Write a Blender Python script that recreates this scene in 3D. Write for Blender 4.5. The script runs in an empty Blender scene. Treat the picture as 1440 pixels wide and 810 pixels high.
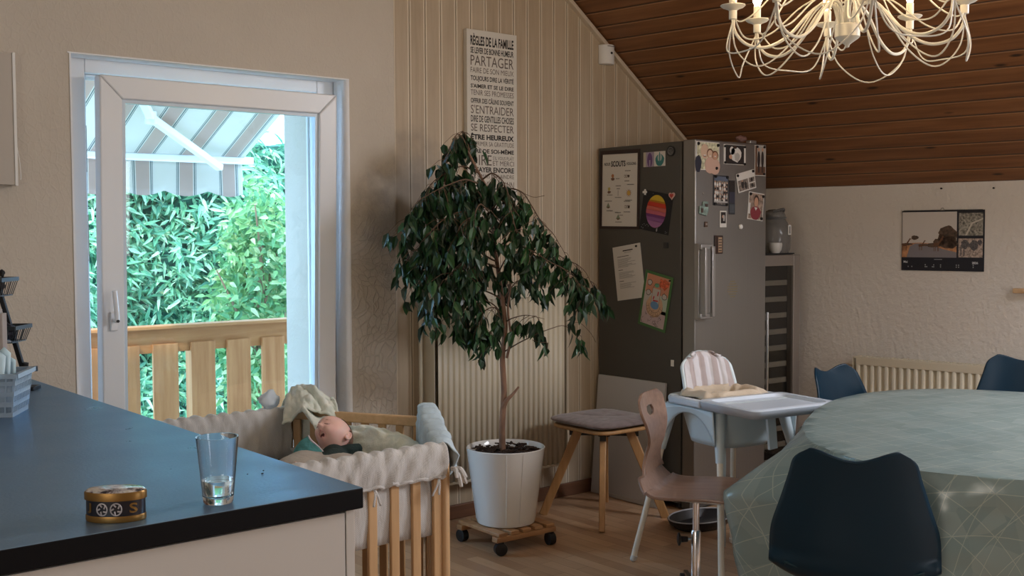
import bpy, bmesh, math, random
from math import sin, cos, pi, radians as rad, atan2, hypot, sqrt
from mathutils import Vector, Matrix, noise
random.seed(7)
S = bpy.context.scene
COL = S.collection
# ------------------------------------------------------------------ camera, world, lights, exposure
f_px, W_px = 1560.0, 1440.0
CAM = Vector((0, 0, 1.40))
yaw, pitch, roll = rad(50.6), rad(2.8), rad(-0.23)
cd = bpy.data.cameras.new('camera'); cam = bpy.data.objects.new('camera', cd); COL.objects.link(cam)
cd.sensor_width = 36.0; cd.lens = 36.0 * f_px / W_px; cd.clip_start = 0.05; cd.clip_end = 200
fwd = Vector((cos(yaw)*cos(pitch), sin(yaw)*cos(pitch), -sin(pitch)))
rgt = Vector((sin(yaw), -cos(yaw), 0)); upv = rgt.cross(fwd)
r2 = cos(roll)*rgt + sin(roll)*upv; u2 = -sin(roll)*rgt + cos(roll)*upv
cam.matrix_world = Matrix(((r2.x, u2.x, -fwd.x, CAM.x), (r2.y, u2.y, -fwd.y, CAM.y), (r2.z, u2.z, -fwd.z, CAM.z), (0, 0, 0, 1)))
S.camera = cam
S.view_settings.view_transform = 'Standard'; S.view_settings.look = 'None'
S.view_settings.exposure = 0.0; S.view_settings.gamma = 1.0; S.view_settings.use_curve_mapping = False
w = bpy.data.worlds.new('sky'); S.world = w; w.use_nodes = True
bg = w.node_tree.nodes['Background']; bg.inputs[0].default_value = (0.42, 0.67, 1.0, 1); bg.inputs[1].default_value = 8.5

def area(name, loc, target, sx, sy, power, col, portal=False):
    l = bpy.data.lights.new(name, 'AREA'); l.shape = 'RECTANGLE'; l.size = sx; l.size_y = sy
    l.energy = power; l.color = col
    if portal: l.cycles.is_portal = True
    o = bpy.data.objects.new(name, l); COL.objects.link(o); o.location = loc
    o.rotation_euler = (Vector(target) - Vector(loc)).to_track_quat('-Z', 'Y').to_euler()
    return o
sl = bpy.data.lights.new('sun', 'SUN'); sl.energy = 4.5; sl.angle = rad(1.5); sl.color = (1, 0.93, 0.80)
so = bpy.data.objects.new('sun', sl); COL.objects.link(so)
so.rotation_euler = Vector((0.55, 0.40, -0.72)).to_track_quat('-Z', 'Y').to_euler()
area('door_daylight_portal', (2.0, 4.86, 1.0), (2.0, 0, 1.0), 1.3, 2.3, 1, (1, 1, 1), True)
# added fill lamps in the unseen half of the room; no windows are modelled
area('added_fill_kitchen', (-1.93, 0.4, 1.55), (3, 1.4, 1.2), 1.6, 1.1, 33, (1.0, 0.90, 0.78))
area('added_fill_front', (3.6, -2.93, 1.25), (3.6, 3, 1.2), 1.5, 1.0, 30, (0.9, 0.90, 0.95))
area('added_fill_slope', (4.80, 0.75, 2.28), (4.06, 0.64, 1.33), 1.1, 0.9, 95, (0.92, 0.93, 1.0))  # added lamp for the right wall and tabletop; the slope has no window

# ------------------------------------------------------------------ helpers: tags
def tag(o, label=None, cat=None, group=None, kind=None):
    if label: o['label'] = label
    if cat: o['category'] = cat
    if group: o['group'] = group
    if kind: o['kind'] = kind
    return o
def thing(name, label, cat, loc=(0, 0, 0), rz=0, group=None, rot=None):
    o = bpy.data.objects.new(name, None); COL.objects.link(o); o.empty_display_size = 0.1
    o.location = loc; o.rotation_euler = rot if rot else (0, 0, rz)
    return tag(o, label, cat, group)
def copy_tree(o, parent=None):
    c = o.copy(); COL.objects.link(c)
    if parent: c.parent = parent
    for ch in list(o.children): copy_tree(ch, c)
    return c

# ------------------------------------------------------------------ helpers: materials
MATS = {}
def mat(name, col, rough=0.5, metal=0.0, bump=0.0, bscale=40.0, var=0.0, vscale=6.0, col2=None, spec=0.5, coat=0.0,
        trans=0.0, emis=None, estr=0.0, sheen=0.0, sss=0.0, alpha=1.0, ior=1.45, stretch=(1, 1, 1), det=3.0, transl=0.0):
    if name in MATS: return MATS[name]
    m = bpy.data.materials.new(name); m.use_nodes = True; MATS[name] = m
    nt = m.node_tree; b = nt.nodes['Principled BSDF']
    b.inputs['Base Color'].default_value = (*col, 1); b.inputs['Roughness'].default_value = rough
    b.inputs['Metallic'].default_value = metal; b.inputs['Specular IOR Level'].default_value = spec
    b.inputs['Coat Weight'].default_value = coat; b.inputs['Transmission Weight'].default_value = trans
    b.inputs['Sheen Weight'].default_value = sheen; b.inputs['IOR'].default_value = ior
    b.inputs['Alpha'].default_value = alpha
    if sss: b.inputs['Subsurface Weight'].default_value = sss; b.inputs['Subsurface Radius'].default_value = (0.02, 0.008, 0.005); b.inputs['Subsurface Scale'].default_value = 0.5
    if emis: b.inputs['Emission Color'].default_value = (*emis, 1); b.inputs['Emission Strength'].default_value = estr
    if var or bump:
        tc = nt.nodes.new('ShaderNodeTexCoord'); mp = nt.nodes.new('ShaderNodeMapping'); mp.inputs['Scale'].default_value = stretch
        nt.links.new(tc.outputs['Object'], mp.inputs[0])
    if var:
        n = nt.nodes.new('ShaderNodeTexNoise'); n.inputs['Scale'].default_value = vscale; n.inputs['Detail'].default_value = det
        nt.links.new(mp.outputs[0], n.inputs['Vector'])
        r = nt.nodes.new('ShaderNodeValToRGB'); r.color_ramp.elements[0].position = 0.3; r.color_ramp.elements[1].position = 0.7
        c2 = col2 if col2 else tuple(min(1, c*(1+var)) for c in col); c1 = col if col2 else tuple(c*(1-var) for c in col)
        r.color_ramp.elements[0].color = (*c1, 1); r.color_ramp.elements[1].color = (*c2, 1)
        nt.links.new(n.outputs['Fac'], r.inputs[0]); nt.links.new(r.outputs[0], b.inputs['Base Color'])
    if bump:
        n = nt.nodes.new('ShaderNodeTexNoise'); n.inputs['Scale'].default_value = bscale; n.inputs['Detail'].default_value = 4
        nt.links.new(mp.outputs[0], n.inputs['Vector'])
        bp = nt.nodes.new('ShaderNodeBump'); bp.inputs['Strength'].default_value = bump; bp.inputs['Distance'].default_value = 0.01
        nt.links.new(n.outputs['Fac'], bp.inputs['Height']); nt.links.new(bp.outputs[0], b.inputs['Normal'])
    if transl:
        tb = nt.nodes.new('ShaderNodeBsdfTranslucent'); tb.inputs[0].default_value = (*col, 1)
        mx = nt.nodes.new('ShaderNodeMixShader'); mx.inputs[0].default_value = transl
        nt.links.new(b.outputs[0], mx.inputs[1]); nt.links.new(tb.outputs[0], mx.inputs[2])
        nt.links.new(mx.outputs[0], nt.nodes['Material Output'].inputs[0])
    return m
class NT:
    """small node graph writer"""
    def __init__(s, name):
        s.m = bpy.data.materials.new(name); s.m.use_nodes = True; s.t = s.m.node_tree
        s.b = s.t.nodes['Principled BSDF']; s.tc = s.t.nodes.new('ShaderNodeTexCoord'); MATS[name] = s.m
    def n(s, typ, **kw):
        x = s.t.nodes.new(typ)
        for k, v in kw.items():
            if k.startswith('i_'):
                key = k[2:]; key = int(key) if key.isdigit() else key.replace('_', ' ')
                if hasattr(v, 'outputs'): s.t.links.new(v.outputs[0], x.inputs[key])
                elif isinstance(v, bpy.types.NodeSocket): s.t.links.new(v, x.inputs[key])
                else: x.inputs[key].default_value = v
            else: setattr(x, k, v)
        return x
    def math(s, op, a, b=0.0, c=0.0): return s.n('ShaderNodeMath', operation=op, i_0=a, i_1=b, i_2=c).outputs[0]
    def ramp(s, fac, stops):
        r = s.n('ShaderNodeValToRGB', i_0=fac); e = r.color_ramp.elements
        while len(e) < len(stops): e.new(0.5)
        for q, (p, c) in zip(e, stops): q.position = p; q.color = (*c, 1)
        return r.outputs[0]
    def mix(s, fac, a, b, mode='MIX'):
        x = s.n('ShaderNodeMix', data_type='RGBA', blend_type=mode)
        for i, v in ((0, fac), (6, a), (7, b)):
            if isinstance(v, bpy.types.NodeSocket): s.t.links.new(v, x.inputs[i])
            else: x.inputs[i].default_value = (*v, 1) if isinstance(v, tuple) else v
        return x.outputs[2]
    def noise(s, scale, vec=None, det=3.0, rough=0.5): return s.n('ShaderNodeTexNoise', i_Vector=vec or s.tc.outputs['Object'], i_Scale=scale, i_Detail=det, i_Roughness=rough).outputs[0]
    def mapv(s, scale=(1, 1, 1), rot=(0, 0, 0), loc=(0, 0, 0)): return s.n('ShaderNodeMapping', i_0=s.tc.outputs['Object'], i_Scale=scale, i_Rotation=rot, i_Location=loc).outputs[0]
    def out(s, col=None, rough=None, height=None, dist=0.01, strength=1.0, **kw):
        for k, v in (('Base Color', col), ('Roughness', rough)):
            if v is None: continue
            if isinstance(v, bpy.types.NodeSocket): s.t.links.new(v, s.b.inputs[k])
            else: s.b.inputs[k].default_value = (*v, 1) if isinstance(v, tuple) else v
        for k, v in kw.items(): s.b.inputs[k.replace('_', ' ')].default_value = v
        if height is not None:
            bp = s.n('ShaderNodeBump', i_Strength=strength, i_Distance=dist, i_Height=height); s.t.links.new(bp.outputs[0], s.b.inputs['Normal'])
        return s.m

def wood(name, c1, c2, axis='z', rough=0.45, scale=1.0):
    """long grain along an axis"""
    g = NT(name); sc = {'x': (1.5, 22, 22), 'y': (22, 1.5, 22), 'z': (22, 22, 1.5)}[axis]
    v = g.mapv(tuple(k*scale for k in sc)); a = g.noise(1.6, v, 5, 0.6)
    col = g.ramp(a, [(0.3, c1), (0.7, c2)])
    return g.out(col, rough, a, 0.002, 0.4)

# ------------------------------------------------------------------ helpers: meshes
class MB:
    def __init__(s): s.v = []; s.f = []; s.mi = []; s.mats = []; s.cur = 0
    def use(s, m):
        if m not in s.mats: s.mats.append(m)
        s.cur = s.mats.index(m); return s
    def add(s, vs, fs):
        k = len(s.v); s.v += [tuple(v) for v in vs]; s.f += [tuple(i+k for i in f) for f in fs]; s.mi += [s.cur]*len(fs); return s
    def box(s, c, d, rot=None, taper=(1, 1)):
        hx, hy, hz = d[0]/2, d[1]/2, d[2]/2; vs = []
        for z in (-1, 1):
            tx, ty = taper if z > 0 else (1, 1)
            for x, y in ((-1, -1), (1, -1), (1, 1), (-1, 1)): vs.append(Vector((x*hx*tx, y*hy*ty, z*hz)))
        if rot is not None: vs = [rot @ v for v in vs]
        vs = [v + Vector(c) for v in vs]
        return s.add(vs, [(3, 2, 1, 0), (4, 5, 6, 7), (0, 1, 5, 4), (1, 2, 6, 5), (2, 3, 7, 6), (3, 0, 4, 7)])
    def b2(s, lo, hi): return s.box([(a+b)/2 for a, b in zip(lo, hi)], [b-a for a, b in zip(lo, hi)])
    def bar(s, p, q, wd, th, up=(0, 0, 1), taper=1.0):
        """rectangular bar from p to q"""
        p, q = Vector(p), Vector(q); d = (q-p).normalized(); u = Vector(up); x = d.cross(u)
        if x.length < 1e-4: x = d.cross(Vector((1, 0, 0)))
        x.normalize(); y = x.cross(d); vs = []
        for c, k in ((p, 1), (q, taper)):
            for a, b in ((-1, -1), (1, -1), (1, 1), (-1, 1)): vs.append(c + x*a*wd/2*k + y*b*th/2*k)
        return s.add(vs, [(3, 2, 1, 0), (4, 5, 6, 7), (0, 1, 5, 4), (1, 2, 6, 5), (2, 3, 7, 6), (3, 0, 4, 7)])
    def tube(s, pts, r, n=10, cap=True, closed=False):
        pts = [Vector(p) for p in pts]; rs = r if isinstance(r, (list, tuple)) else [r]*len(pts); m = len(pts); vs = []
        prev = None
        for i, p in enumerate(pts):
            a = pts[(i-1) % m] if (i or closed) else p; b = pts[(i+1) % m] if (i < m-1 or closed) else p
            t = (b-a).normalized()
            if prev is None:
                x = t.cross(Vector((0, 0, 1)));
                if x.length < 1e-3: x = t.cross(Vector((1, 0, 0)))
            else: x = prev - t*prev.dot(t)
            x.normalize(); prev = x; y = t.cross(x)
            for k in range(n): a2 = 2*pi*k/n; vs.append(p + (x*cos(a2)+y*sin(a2))*rs[i])
        fs = []
        for i in range(m if closed else m-1):
            j = (i+1) % m
            for k in range(n): fs.append((i*n+k, i*n+(k+1) % n, j*n+(k+1) % n, j*n+k))
        if cap and not closed: fs.append(tuple(range(n-1, -1, -1))); fs.append(tuple((m-1)*n+k for k in range(n)))
        return s.add(vs, fs)
    def lathe(s, prof, n=32, c=(0, 0, 0), sx=1.0, sy=1.0, rot=None):
        vs = []; fs = []; idx = []
        for r, z in prof:
            if r < 1e-6: idx.append([len(vs)]); vs.append(Vector((0, 0, z)))
            else:
                idx.append(list(range(len(vs), len(vs)+n)))
                for k in range(n): a = 2*pi*k/n; vs.append(Vector((r*cos(a)*sx, r*sin(a)*sy, z)))
        for A, B in zip(idx, idx[1:]):
            for k in range(n):
                k2 = (k+1) % n
                if len(A) == 1 and len(B) == 1: continue
                if len(A) == 1: fs.append((A[0], B[k2], B[k]))
                elif len(B) == 1: fs.append((A[k], A[k2], B[0]))
                else: fs.append((A[k], A[k2], B[k2], B[k]))
        if rot is not None: vs = [rot @ v for v in vs]
        return s.add([v+Vector(c) for v in vs], fs)
    def sphere(s, c, r, n=16, m=10, sc=(1, 1, 1), rot=None):
        vs = []; fs = []
        prof = [(sin(pi*i/m), -cos(pi*i/m)) for i in range(m+1)]
        k0 = len(s.v); b = MB(); b.lathe(prof, n)
        vs = [Vector((v[0]*r*sc[0], v[1]*r*sc[1], v[2]*r*sc[2])) for v in b.v]
        if rot is not None: vs = [rot @ v for v in vs]
        return s.add([v+Vector(c) for v in vs], b.f)
    def prism(s, poly, z0, z1, axis='z'):
        """polygon (u,v) extruded along an axis"""
        def P(u, v, t): return {'z': (u, v, t), 'y': (u, t, v), 'x': (t, u, v)}[axis]
        n = len(poly); vs = [P(u, v, z0) for u, v in poly]+[P(u, v, z1) for u, v in poly]
        fs = [tuple(range(n-1, -1, -1)), tuple(range(n, 2*n))]+[(i, (i+1) % n, n+(i+1) % n, n+i) for i in range(n)]
        return s.add(vs, fs)
    def grid(s, fn, nu, nv, closed_u=False):
        vs = [fn(i/(nu if closed_u else nu-1), j/(nv-1)) for j in range(nv) for i in range(nu)]
        fs = [(j*nu+i, j*nu+(i+1) % nu, (j+1)*nu+(i+1) % nu, (j+1)*nu+i) for j in range(nv-1) for i in range(nu if closed_u else nu-1)]
        return s.add(vs, fs)
    def xf(s, M): s.v = [tuple(M @ Vector(v)) for v in s.v]; return s
    def build(s, name, m=None, parent=None, loc=None, rot=None, bevel=0.0, solid=0.0, sub=0, smooth=35, seg=2, off=0.0, fix=True, remesh=0.0):
        me = bpy.data.meshes.new(name); me.from_pydata(s.v, [], s.f)
        ms = s.mats if s.mats else [m]
        for q in ms: me.materials.append(q)
        if s.mats: me.polygons.foreach_set('material_index', s.mi)
        me.update()
        if fix:
            bm = bmesh.new(); bm.from_mesh(me); bmesh.ops.recalc_face_normals(bm, faces=bm.faces); bm.to_mesh(me); bm.free()
        if smooth:
            me.polygons.foreach_set('use_smooth', [True]*len(me.polygons))
            try: me.set_sharp_from_angle(angle=rad(smooth))
            except Exception: pass
        o = bpy.data.objects.new(name, me); COL.objects.link(o)
        if parent: o.parent = parent
        if loc: o.location = loc
        if rot: o.rotation_euler = rot
        if remesh: q = o.modifiers.new('remesh', 'REMESH'); q.mode = 'VOXEL'; q.voxel_size = remesh; q.use_smooth_shade = True
        if solid: q = o.modifiers.new('solid', 'SOLIDIFY'); q.thickness = solid; q.offset = off
        if bevel: q = o.modifiers.new('bevel', 'BEVEL'); q.width = bevel; q.segments = seg; q.limit_method = 'ANGLE'; q.angle_limit = rad(40)
        if sub: q = o.modifiers.new('sub', 'SUBSURF'); q.levels = sub; q.render_levels = sub
        return o
def spline(pts, n=6):
    """Catmull-Rom through the points"""
    P = [Vector(p) for p in pts]; P = [P[0]*2-P[1]]+P+[P[-1]*2-P[-2]]; out = []
    for i in range(1, len(P)-2):
        for k in range(n):
            t = k/n; a, b, c, d = P[i-1:i+3]
            out.append(0.5*((2*b)+(c-a)*t+(2*a-5*b+4*c-d)*t*t+(3*b-a-3*c+d)*t**3))
    out.append(P[-2]); return out
def cr1(vals, t):
    """Catmull-Rom on a list of numbers or vectors, t in 0..1"""
    n = len(vals)-1; x = min(max(t, 0), 1)*n; i = min(int(x), n-1); u = x-i
    g = lambda k: vals[min(max(k, 0), n)]
    a, b, c, d = g(i-1), g(i), g(i+1), g(i+2)
    if i == 0: a = b*2-c
    if i == n-1: d = c*2-b
    return (b*2+(c-a)*u+(a*2-b*5+c*4-d)*u*u+(b*3-a-c*3+d)*u**3)*0.5
def patch(ctrl, u, v):
    """ctrl rows of Vectors, v picks between rows, u along a row"""
    return cr1([cr1(r, u) for r in ctrl], v)
def wob(p, sc, seed=0): return noise.noise(Vector(p)*sc+Vector((seed*7.3, seed*3.1, seed*1.7)))
def mitre(mb, x0, x1, z0, z1, wl, wr, wb, wt, y0, y1):
    o_ = [(x0, z0), (x1, z0), (x1, z1), (x0, z1)]; i_ = [(x0+wl, z0+wb), (x1-wr, z0+wb), (x1-wr, z1-wt), (x0+wl, z1-wt)]
    for k in range(4):
        k2 = (k+1) % 4; g_ = 0.0004; c = [o_[k], o_[k2], i_[k2], i_[k]]; mx = sum(p[0] for p in c)/4; mz = sum(p[1] for p in c)/4
        mb.prism([(x+(mx-x)*g_*2, z+(mz-z)*g_*2) for x, z in c], y0, y1, 'y')
def text_mb(s, body, x0, x1, z0, z1, y, m, thick=0.0006, bold=0.0, mb=None, sp=1.0):
    """lettering fitted into a rectangle, lying in an x-z plane at depth y and facing -y"""
    c = bpy.data.curves.new('t', 'FONT'); c.body = body; c.size = 1; c.offset = bold; c.space_character = sp; c.resolution_u = 3
    o = bpy.data.objects.new('t', c); COL.objects.link(o); dg = bpy.context.evaluated_depsgraph_get()
    me = bpy.data.meshes.new_from_object(o.evaluated_get(dg))
    vs = [v.co.copy() for v in me.vertices]; fs = [tuple(p.vertices) for p in me.polygons]
    bpy.data.objects.remove(o); bpy.data.curves.remove(c); bpy.data.meshes.remove(me)
    if not vs: return
    ax, bx = min(v.x for v in vs), max(v.x for v in vs); ay, by = min(v.y for v in vs), max(v.y for v in vs)
    sx = (x1-x0)/(bx-ax); sz = (z1-z0)/(by-ay)
    s.use(m); s.add([(x0+(v.x-ax)*sx, y, z0+(v.y-ay)*sz) for v in vs], fs)

# ------------------------------------------------------------------ materials
M = {}
M['white_paint'] = mat('white_paint', (0.80, 0.79, 0.76), 0.45)
M['pvc'] = mat('white_window_plastic', (0.78, 0.80, 0.82), 0.3)
M['steel'] = mat('brushed_steel', (0.42, 0.41, 0.40), 0.38, 0.85, bump=0.08, bscale=60, stretch=(20, 20, 0.5))
M['chrome'] = mat('chrome', (0.75, 0.76, 0.78), 0.15, 1.0)
M['black_plastic'] = mat('black_plastic', (0.012, 0.012, 0.013), 0.35)
M['black_matte'] = mat('black_matte', (0.01, 0.01, 0.011), 0.6)
M['glass'] = mat('clear_glass', (0.95, 0.98, 1), 0.0, trans=1.0, ior=1.45)
def pane_mat(nm, tint):
    g = NT(nm); t = g.t
    tr = t.nodes.new('ShaderNodeBsdfTransparent'); tr.inputs[0].default_value = (*tint, 1)
    gl = t.nodes.new('ShaderNodeBsdfGlossy'); gl.inputs['Roughness'].default_value = 0.02
    fr = t.nodes.new('ShaderNodeFresnel'); t.links.new(g.math('SUBTRACT', 1.45, g.math('MULTIPLY', g.n('ShaderNodeNewGeometry').outputs['Backfacing'], 0.7603)), fr.inputs[0])
    mx = t.nodes.new('ShaderNodeMixShader'); t.links.new(fr.outputs[0], mx.inputs[0]); t.links.new(tr.outputs[0], mx.inputs[1]); t.links.new(gl.outputs[0], mx.inputs[2])
    t.links.new(mx.outputs[0], t.nodes['Material Output'].inputs[0]); return g.m
M['pane'] = pane_mat('window_pane', (0.93, 0.97, 0.97))
M['smoke'] = pane_mat('smoked_glass', (0.80, 0.79, 0.77))
M['beech'] = wood('beech_wood', (0.50, 0.30, 0.14), (0.62, 0.40, 0.21), 'z')
M['beech_x'] = wood('beech_wood_rail', (0.55, 0.35, 0.18), (0.68, 0.46, 0.26), 'x')
M['oak'] = wood('oak_wood', (0.36, 0.19, 0.07), (0.50, 0.28, 0.12), 'z')
M['acacia'] = wood('acacia_wood', (0.36, 0.18, 0.08), (0.52, 0.30, 0.14), 'x')

def plaster():
    g = NT('rough_plaster'); p = g.tc.outputs['Object']
    big = g.noise(9, p, 4); fine = g.noise(70, p, 4)
    ridg = g.n('ShaderNodeTexVoronoi', i_Vector=g.mapv((7, 7, 5)), feature='DISTANCE_TO_EDGE').outputs[0]
    rr = g.math('MINIMUM', ridg, 0.12)
    h = g.math('ADD', g.math('MULTIPLY', big, 1.2), g.math('MULTIPLY', fine, 0.30)); h = g.math('ADD', h, g.math('MULTIPLY', rr, -0.8))
    sp_ = g.n('ShaderNodeSeparateXYZ', i_0=p)
    msk = g.math('MULTIPLY', g.ramp(sp_.outputs[0], [(0.0, (0, 0, 0)), (1.0, (1, 1, 1))]), 1.0)
    mk = g.math('MULTIPLY', g.n('ShaderNodeMapRange', i_0=sp_.outputs[0], i_1=2.58, i_2=2.66).outputs[0], g.n('ShaderNodeMapRange', i_0=sp_.outputs[2], i_1=1.7, i_2=1.1).outputs[0])
    dist = g.n('ShaderNodeVectorMath', operation='ADD', i_0=g.mapv((6, 6, 3.4)), i_1=g.n('ShaderNodeVectorMath', operation='SCALE', i_0=g.n('ShaderNodeTexNoise', i_Scale=9.0).outputs[1], i_3=2.6).outputs[0]).outputs[0]
    rg2 = g.n('ShaderNodeTexVoronoi', i_Vector=dist, feature='DISTANCE_TO_EDGE').outputs[0]
    rel = g.math('MULTIPLY', g.math('SUBTRACT', 0.10, g.math('MINIMUM', rg2, 0.10)), g.math('MULTIPLY', mk, 7.0)); h = g.math('ADD', h, rel)
    # soft-edged grey patch mixed into the plaster colour beside the plant
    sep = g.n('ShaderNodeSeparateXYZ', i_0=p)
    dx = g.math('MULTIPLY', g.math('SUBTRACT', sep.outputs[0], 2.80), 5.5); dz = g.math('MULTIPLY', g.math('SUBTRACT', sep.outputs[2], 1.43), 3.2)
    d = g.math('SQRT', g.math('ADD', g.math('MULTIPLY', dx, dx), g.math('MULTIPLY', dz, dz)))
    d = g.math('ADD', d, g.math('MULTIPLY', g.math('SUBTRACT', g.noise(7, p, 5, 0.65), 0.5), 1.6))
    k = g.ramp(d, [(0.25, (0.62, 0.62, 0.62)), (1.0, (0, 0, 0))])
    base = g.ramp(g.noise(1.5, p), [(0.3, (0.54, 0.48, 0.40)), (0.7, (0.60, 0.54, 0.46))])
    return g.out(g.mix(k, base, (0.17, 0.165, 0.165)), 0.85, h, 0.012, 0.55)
M['plaster'] = plaster()
def plaster2():
    g = NT('orange_peel_plaster'); p = g.tc.outputs['Object']
    h = g.math('ADD', g.noise(34, p, 5), g.math('MULTIPLY', g.noise(90, p, 3), 0.3))
    return g.out(g.ramp(g.noise(1.2, p), [(0.3, (0.66, 0.61, 0.55)), (0.7, (0.72, 0.68, 0.62))]), 0.8, h, 0.012, 0.5)
M['plaster2'] = plaster2()
def panel():
    g = NT('painted_pine_panelling'); p = g.tc.outputs['Object']; sep = g.n('ShaderNodeSeparateXYZ', i_0=p)
    x = g.math('DIVIDE', g.math('ADD', sep.outputs[0], 0.022), 0.0905)
    fr = g.math('FRACT', x); fl = g.math('FLOOR', x)
    wn = g.n('ShaderNodeTexWhiteNoise', noise_dimensions='1D', i_W=fl).outputs[0]
    groove = g.math('MINIMUM', fr, g.math('SUBTRACT', 1.0, fr))
    gm = g.ramp(groove, [(0.0, (0, 0, 0)), (0.035, (1, 1, 1))])
    lip = g.ramp(groove, [(0.035, (0, 0, 0)), (0.05, (1, 1, 1)), (0.09, (1, 1, 1)), (0.12, (0, 0, 0))])
    grain = g.noise(2.2, g.mapv((16, 16, 0.9)), 5, 0.65)
    c = g.ramp(grain, [(0.25, (0.39, 0.30, 0.195)), (0.75, (0.52, 0.415, 0.29))])
    c = g.mix(g.math('MULTIPLY', wn, 0.35), c, (0.57, 0.48, 0.36)); c = g.mix(g.math('MULTIPLY', lip, 0.75), c, (0.78, 0.70, 0.55))
    kn = g.n('ShaderNodeTexVoronoi', i_Vector=g.mapv((5, 1, 1.6)), i_Scale=1.0, feature='F1').outputs[0]
    c = g.mix(g.ramp(kn, [(0.03, (0.6, 0.6, 0.6)), (0.07, (0, 0, 0))]), c, (0.22, 0.15, 0.09))
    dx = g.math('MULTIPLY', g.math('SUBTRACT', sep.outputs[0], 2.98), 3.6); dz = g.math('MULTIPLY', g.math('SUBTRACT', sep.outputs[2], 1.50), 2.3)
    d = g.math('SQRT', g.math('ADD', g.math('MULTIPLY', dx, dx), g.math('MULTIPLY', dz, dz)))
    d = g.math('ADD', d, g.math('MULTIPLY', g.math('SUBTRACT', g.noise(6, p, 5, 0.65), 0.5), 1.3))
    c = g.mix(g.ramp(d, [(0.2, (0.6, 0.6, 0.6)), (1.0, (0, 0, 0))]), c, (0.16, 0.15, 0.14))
    h = g.math('ADD', gm, g.math('MULTIPLY', grain, 0.08))
    return g.out(c, 0.55, h, 0.006, 0.8)
M['panel'] = panel()
def ceil_mat():
    g = NT('stained_pine_boards'); p = g.tc.outputs['Object']; sep = g.n('ShaderNodeSeparateXYZ', i_0=p)
    y = g.math('DIVIDE', sep.outputs[1], 0.098); fr = g.math('FRACT', y); fl = g.math('FLOOR', y)
    wn = g.n('ShaderNodeTexWhiteNoise', noise_dimensions='1D', i_W=fl).outputs[0]
    groove = g.math('MINIMUM', fr, g.math('SUBTRACT', 1.0, fr))
    off = g.n('ShaderNodeCombineXYZ', i_0=g.math('MULTIPLY', wn, 9.0), i_1=g.math('MULTIPLY', wn, 30.0), i_2=0.0)
    v = g.n('ShaderNodeVectorMath', operation='ADD', i_0=g.mapv((1.0, 14, 14)), i_1=off).outputs[0]
    grain = g.noise(1.8, v, 6, 0.62)
    c = g.ramp(grain, [(0.25, (0.12, 0.044, 0.014)), (0.55, (0.23, 0.096, 0.034)), (0.8, (0.32, 0.15, 0.06))])
    c = g.mix(g.math('MULTIPLY', wn, 0.30), c, (0.12, 0.048, 0.018))
    kn = g.n('ShaderNodeTexVoronoi', i_Vector=g.n('ShaderNodeVectorMath', operation='ADD', i_0=g.mapv((3.2, 10.2, 1)), i_1=off).outputs[0], i_Scale=1.0, feature='F1').outputs[0]
    c = g.mix(g.ramp(kn, [(0.05, (1, 1, 1)), (0.12, (0, 0, 0))]), c, (0.025, 0.010, 0.004))
    lip = g.ramp(g.math('SUBTRACT', fr, 0.5), [(0.38, (0, 0, 0)), (0.45, (1, 1, 1))]); gm = g.ramp(groove, [(0.0, (0, 0, 0)), (0.07, (1, 1, 1))])  # lip: edge highlight painted into the board colour
    c = g.mix(g.math('MULTIPLY', lip, 0.65), c, (0.50, 0.28, 0.14)); c = g.mix(gm, (0.03, 0.012, 0.005), c)
    return g.out(c, 0.42, g.math('ADD', gm, g.math('MULTIPLY', grain, 0.1)), 0.006, 0.7)
M['ceil'] = ceil_mat()
def floor_mat():
    g = NT('oak_laminate'); v = g.mapv((1, 1, 1), (0, 0, rad(90)))
    def br(c1, c2, mort):
        b = g.n('ShaderNodeTexBrick', offset=0.37, i_Vector=v, i_Color1=(*c1, 1), i_Color2=(*c2, 1), i_Mortar=(*mort, 1), i_Scale=1.0)
        b.inputs['Mortar Size'].default_value = 0.0012; b.inputs['Brick Width'].default_value = 0.42; b.inputs['Row Height'].default_value = 0.066; b.inputs['Bias'].default_value = 0.0
        return b
    b1 = br((0.36, 0.205, 0.115), (0.66, 0.45, 0.28), (0.16, 0.08, 0.04))
    grain = g.noise(1.7, g.mapv((26, 2.0, 1)), 6, 0.62)
    c = g.mix(0.38, b1.outputs[0], g.ramp(grain, [(0.25, (0.34, 0.19, 0.10)), (0.75, (0.56, 0.36, 0.21))]))
    rg = g.ramp(g.noise(5), [(0.3, (0.28, 0.28, 0.28)), (0.7, (0.40, 0.40, 0.40))])
    return g.out(c, rg, grain, 0.001, 0.2)
M['floor'] = floor_mat()
def tile_outside(): return mat('balcony_deck', (0.45, 0.42, 0.38), 0.8, bump=0.3, var=0.1)

# ------------------------------------------------------------------ the setting
YW = 4.36; YP = 4.33
KX, KY, KA = 5.25, 4.36, rad(-81.4)      # corner of the two far walls, heading of the low wall
kd = Vector((cos(KA), sin(KA), 0)); kn = Vector((sin(KA), -cos(KA), 0))   # along the low wall / into the room
kn = Vector((-0.98876, -0.14954, 0))
KZ, KS = 1.657, 0.779
def kpt(u, d, z): return Vector((KX, KY, 0))+kd*u+kn*d+Vector((0, 0, z))
ft = (3.0-KZ)/KS                           # where the slope meets the flat ceiling
MB().b2((-2, -3, -0.15), (6.7, 4.36, 0)).build('floor', M['floor']); tag(bpy.data.objects['floor'], kind='structure')
# sloped and flat ceiling; local x along the low wall, local y up the slope
ang = atan2(KS, 1.0); sl_len = hypot(ft, ft*KS)
b = MB(); b.b2((-0.6, 0, 0), (7.8, sl_len, 0.06))
cs = b.build('ceiling', M['ceil'])
X = kd; Yv = (kn*cos(ang)+Vector((0, 0, sin(ang)))); Z = X.cross(Yv)
if Z.z < 0: Z = -Z; 
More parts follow.
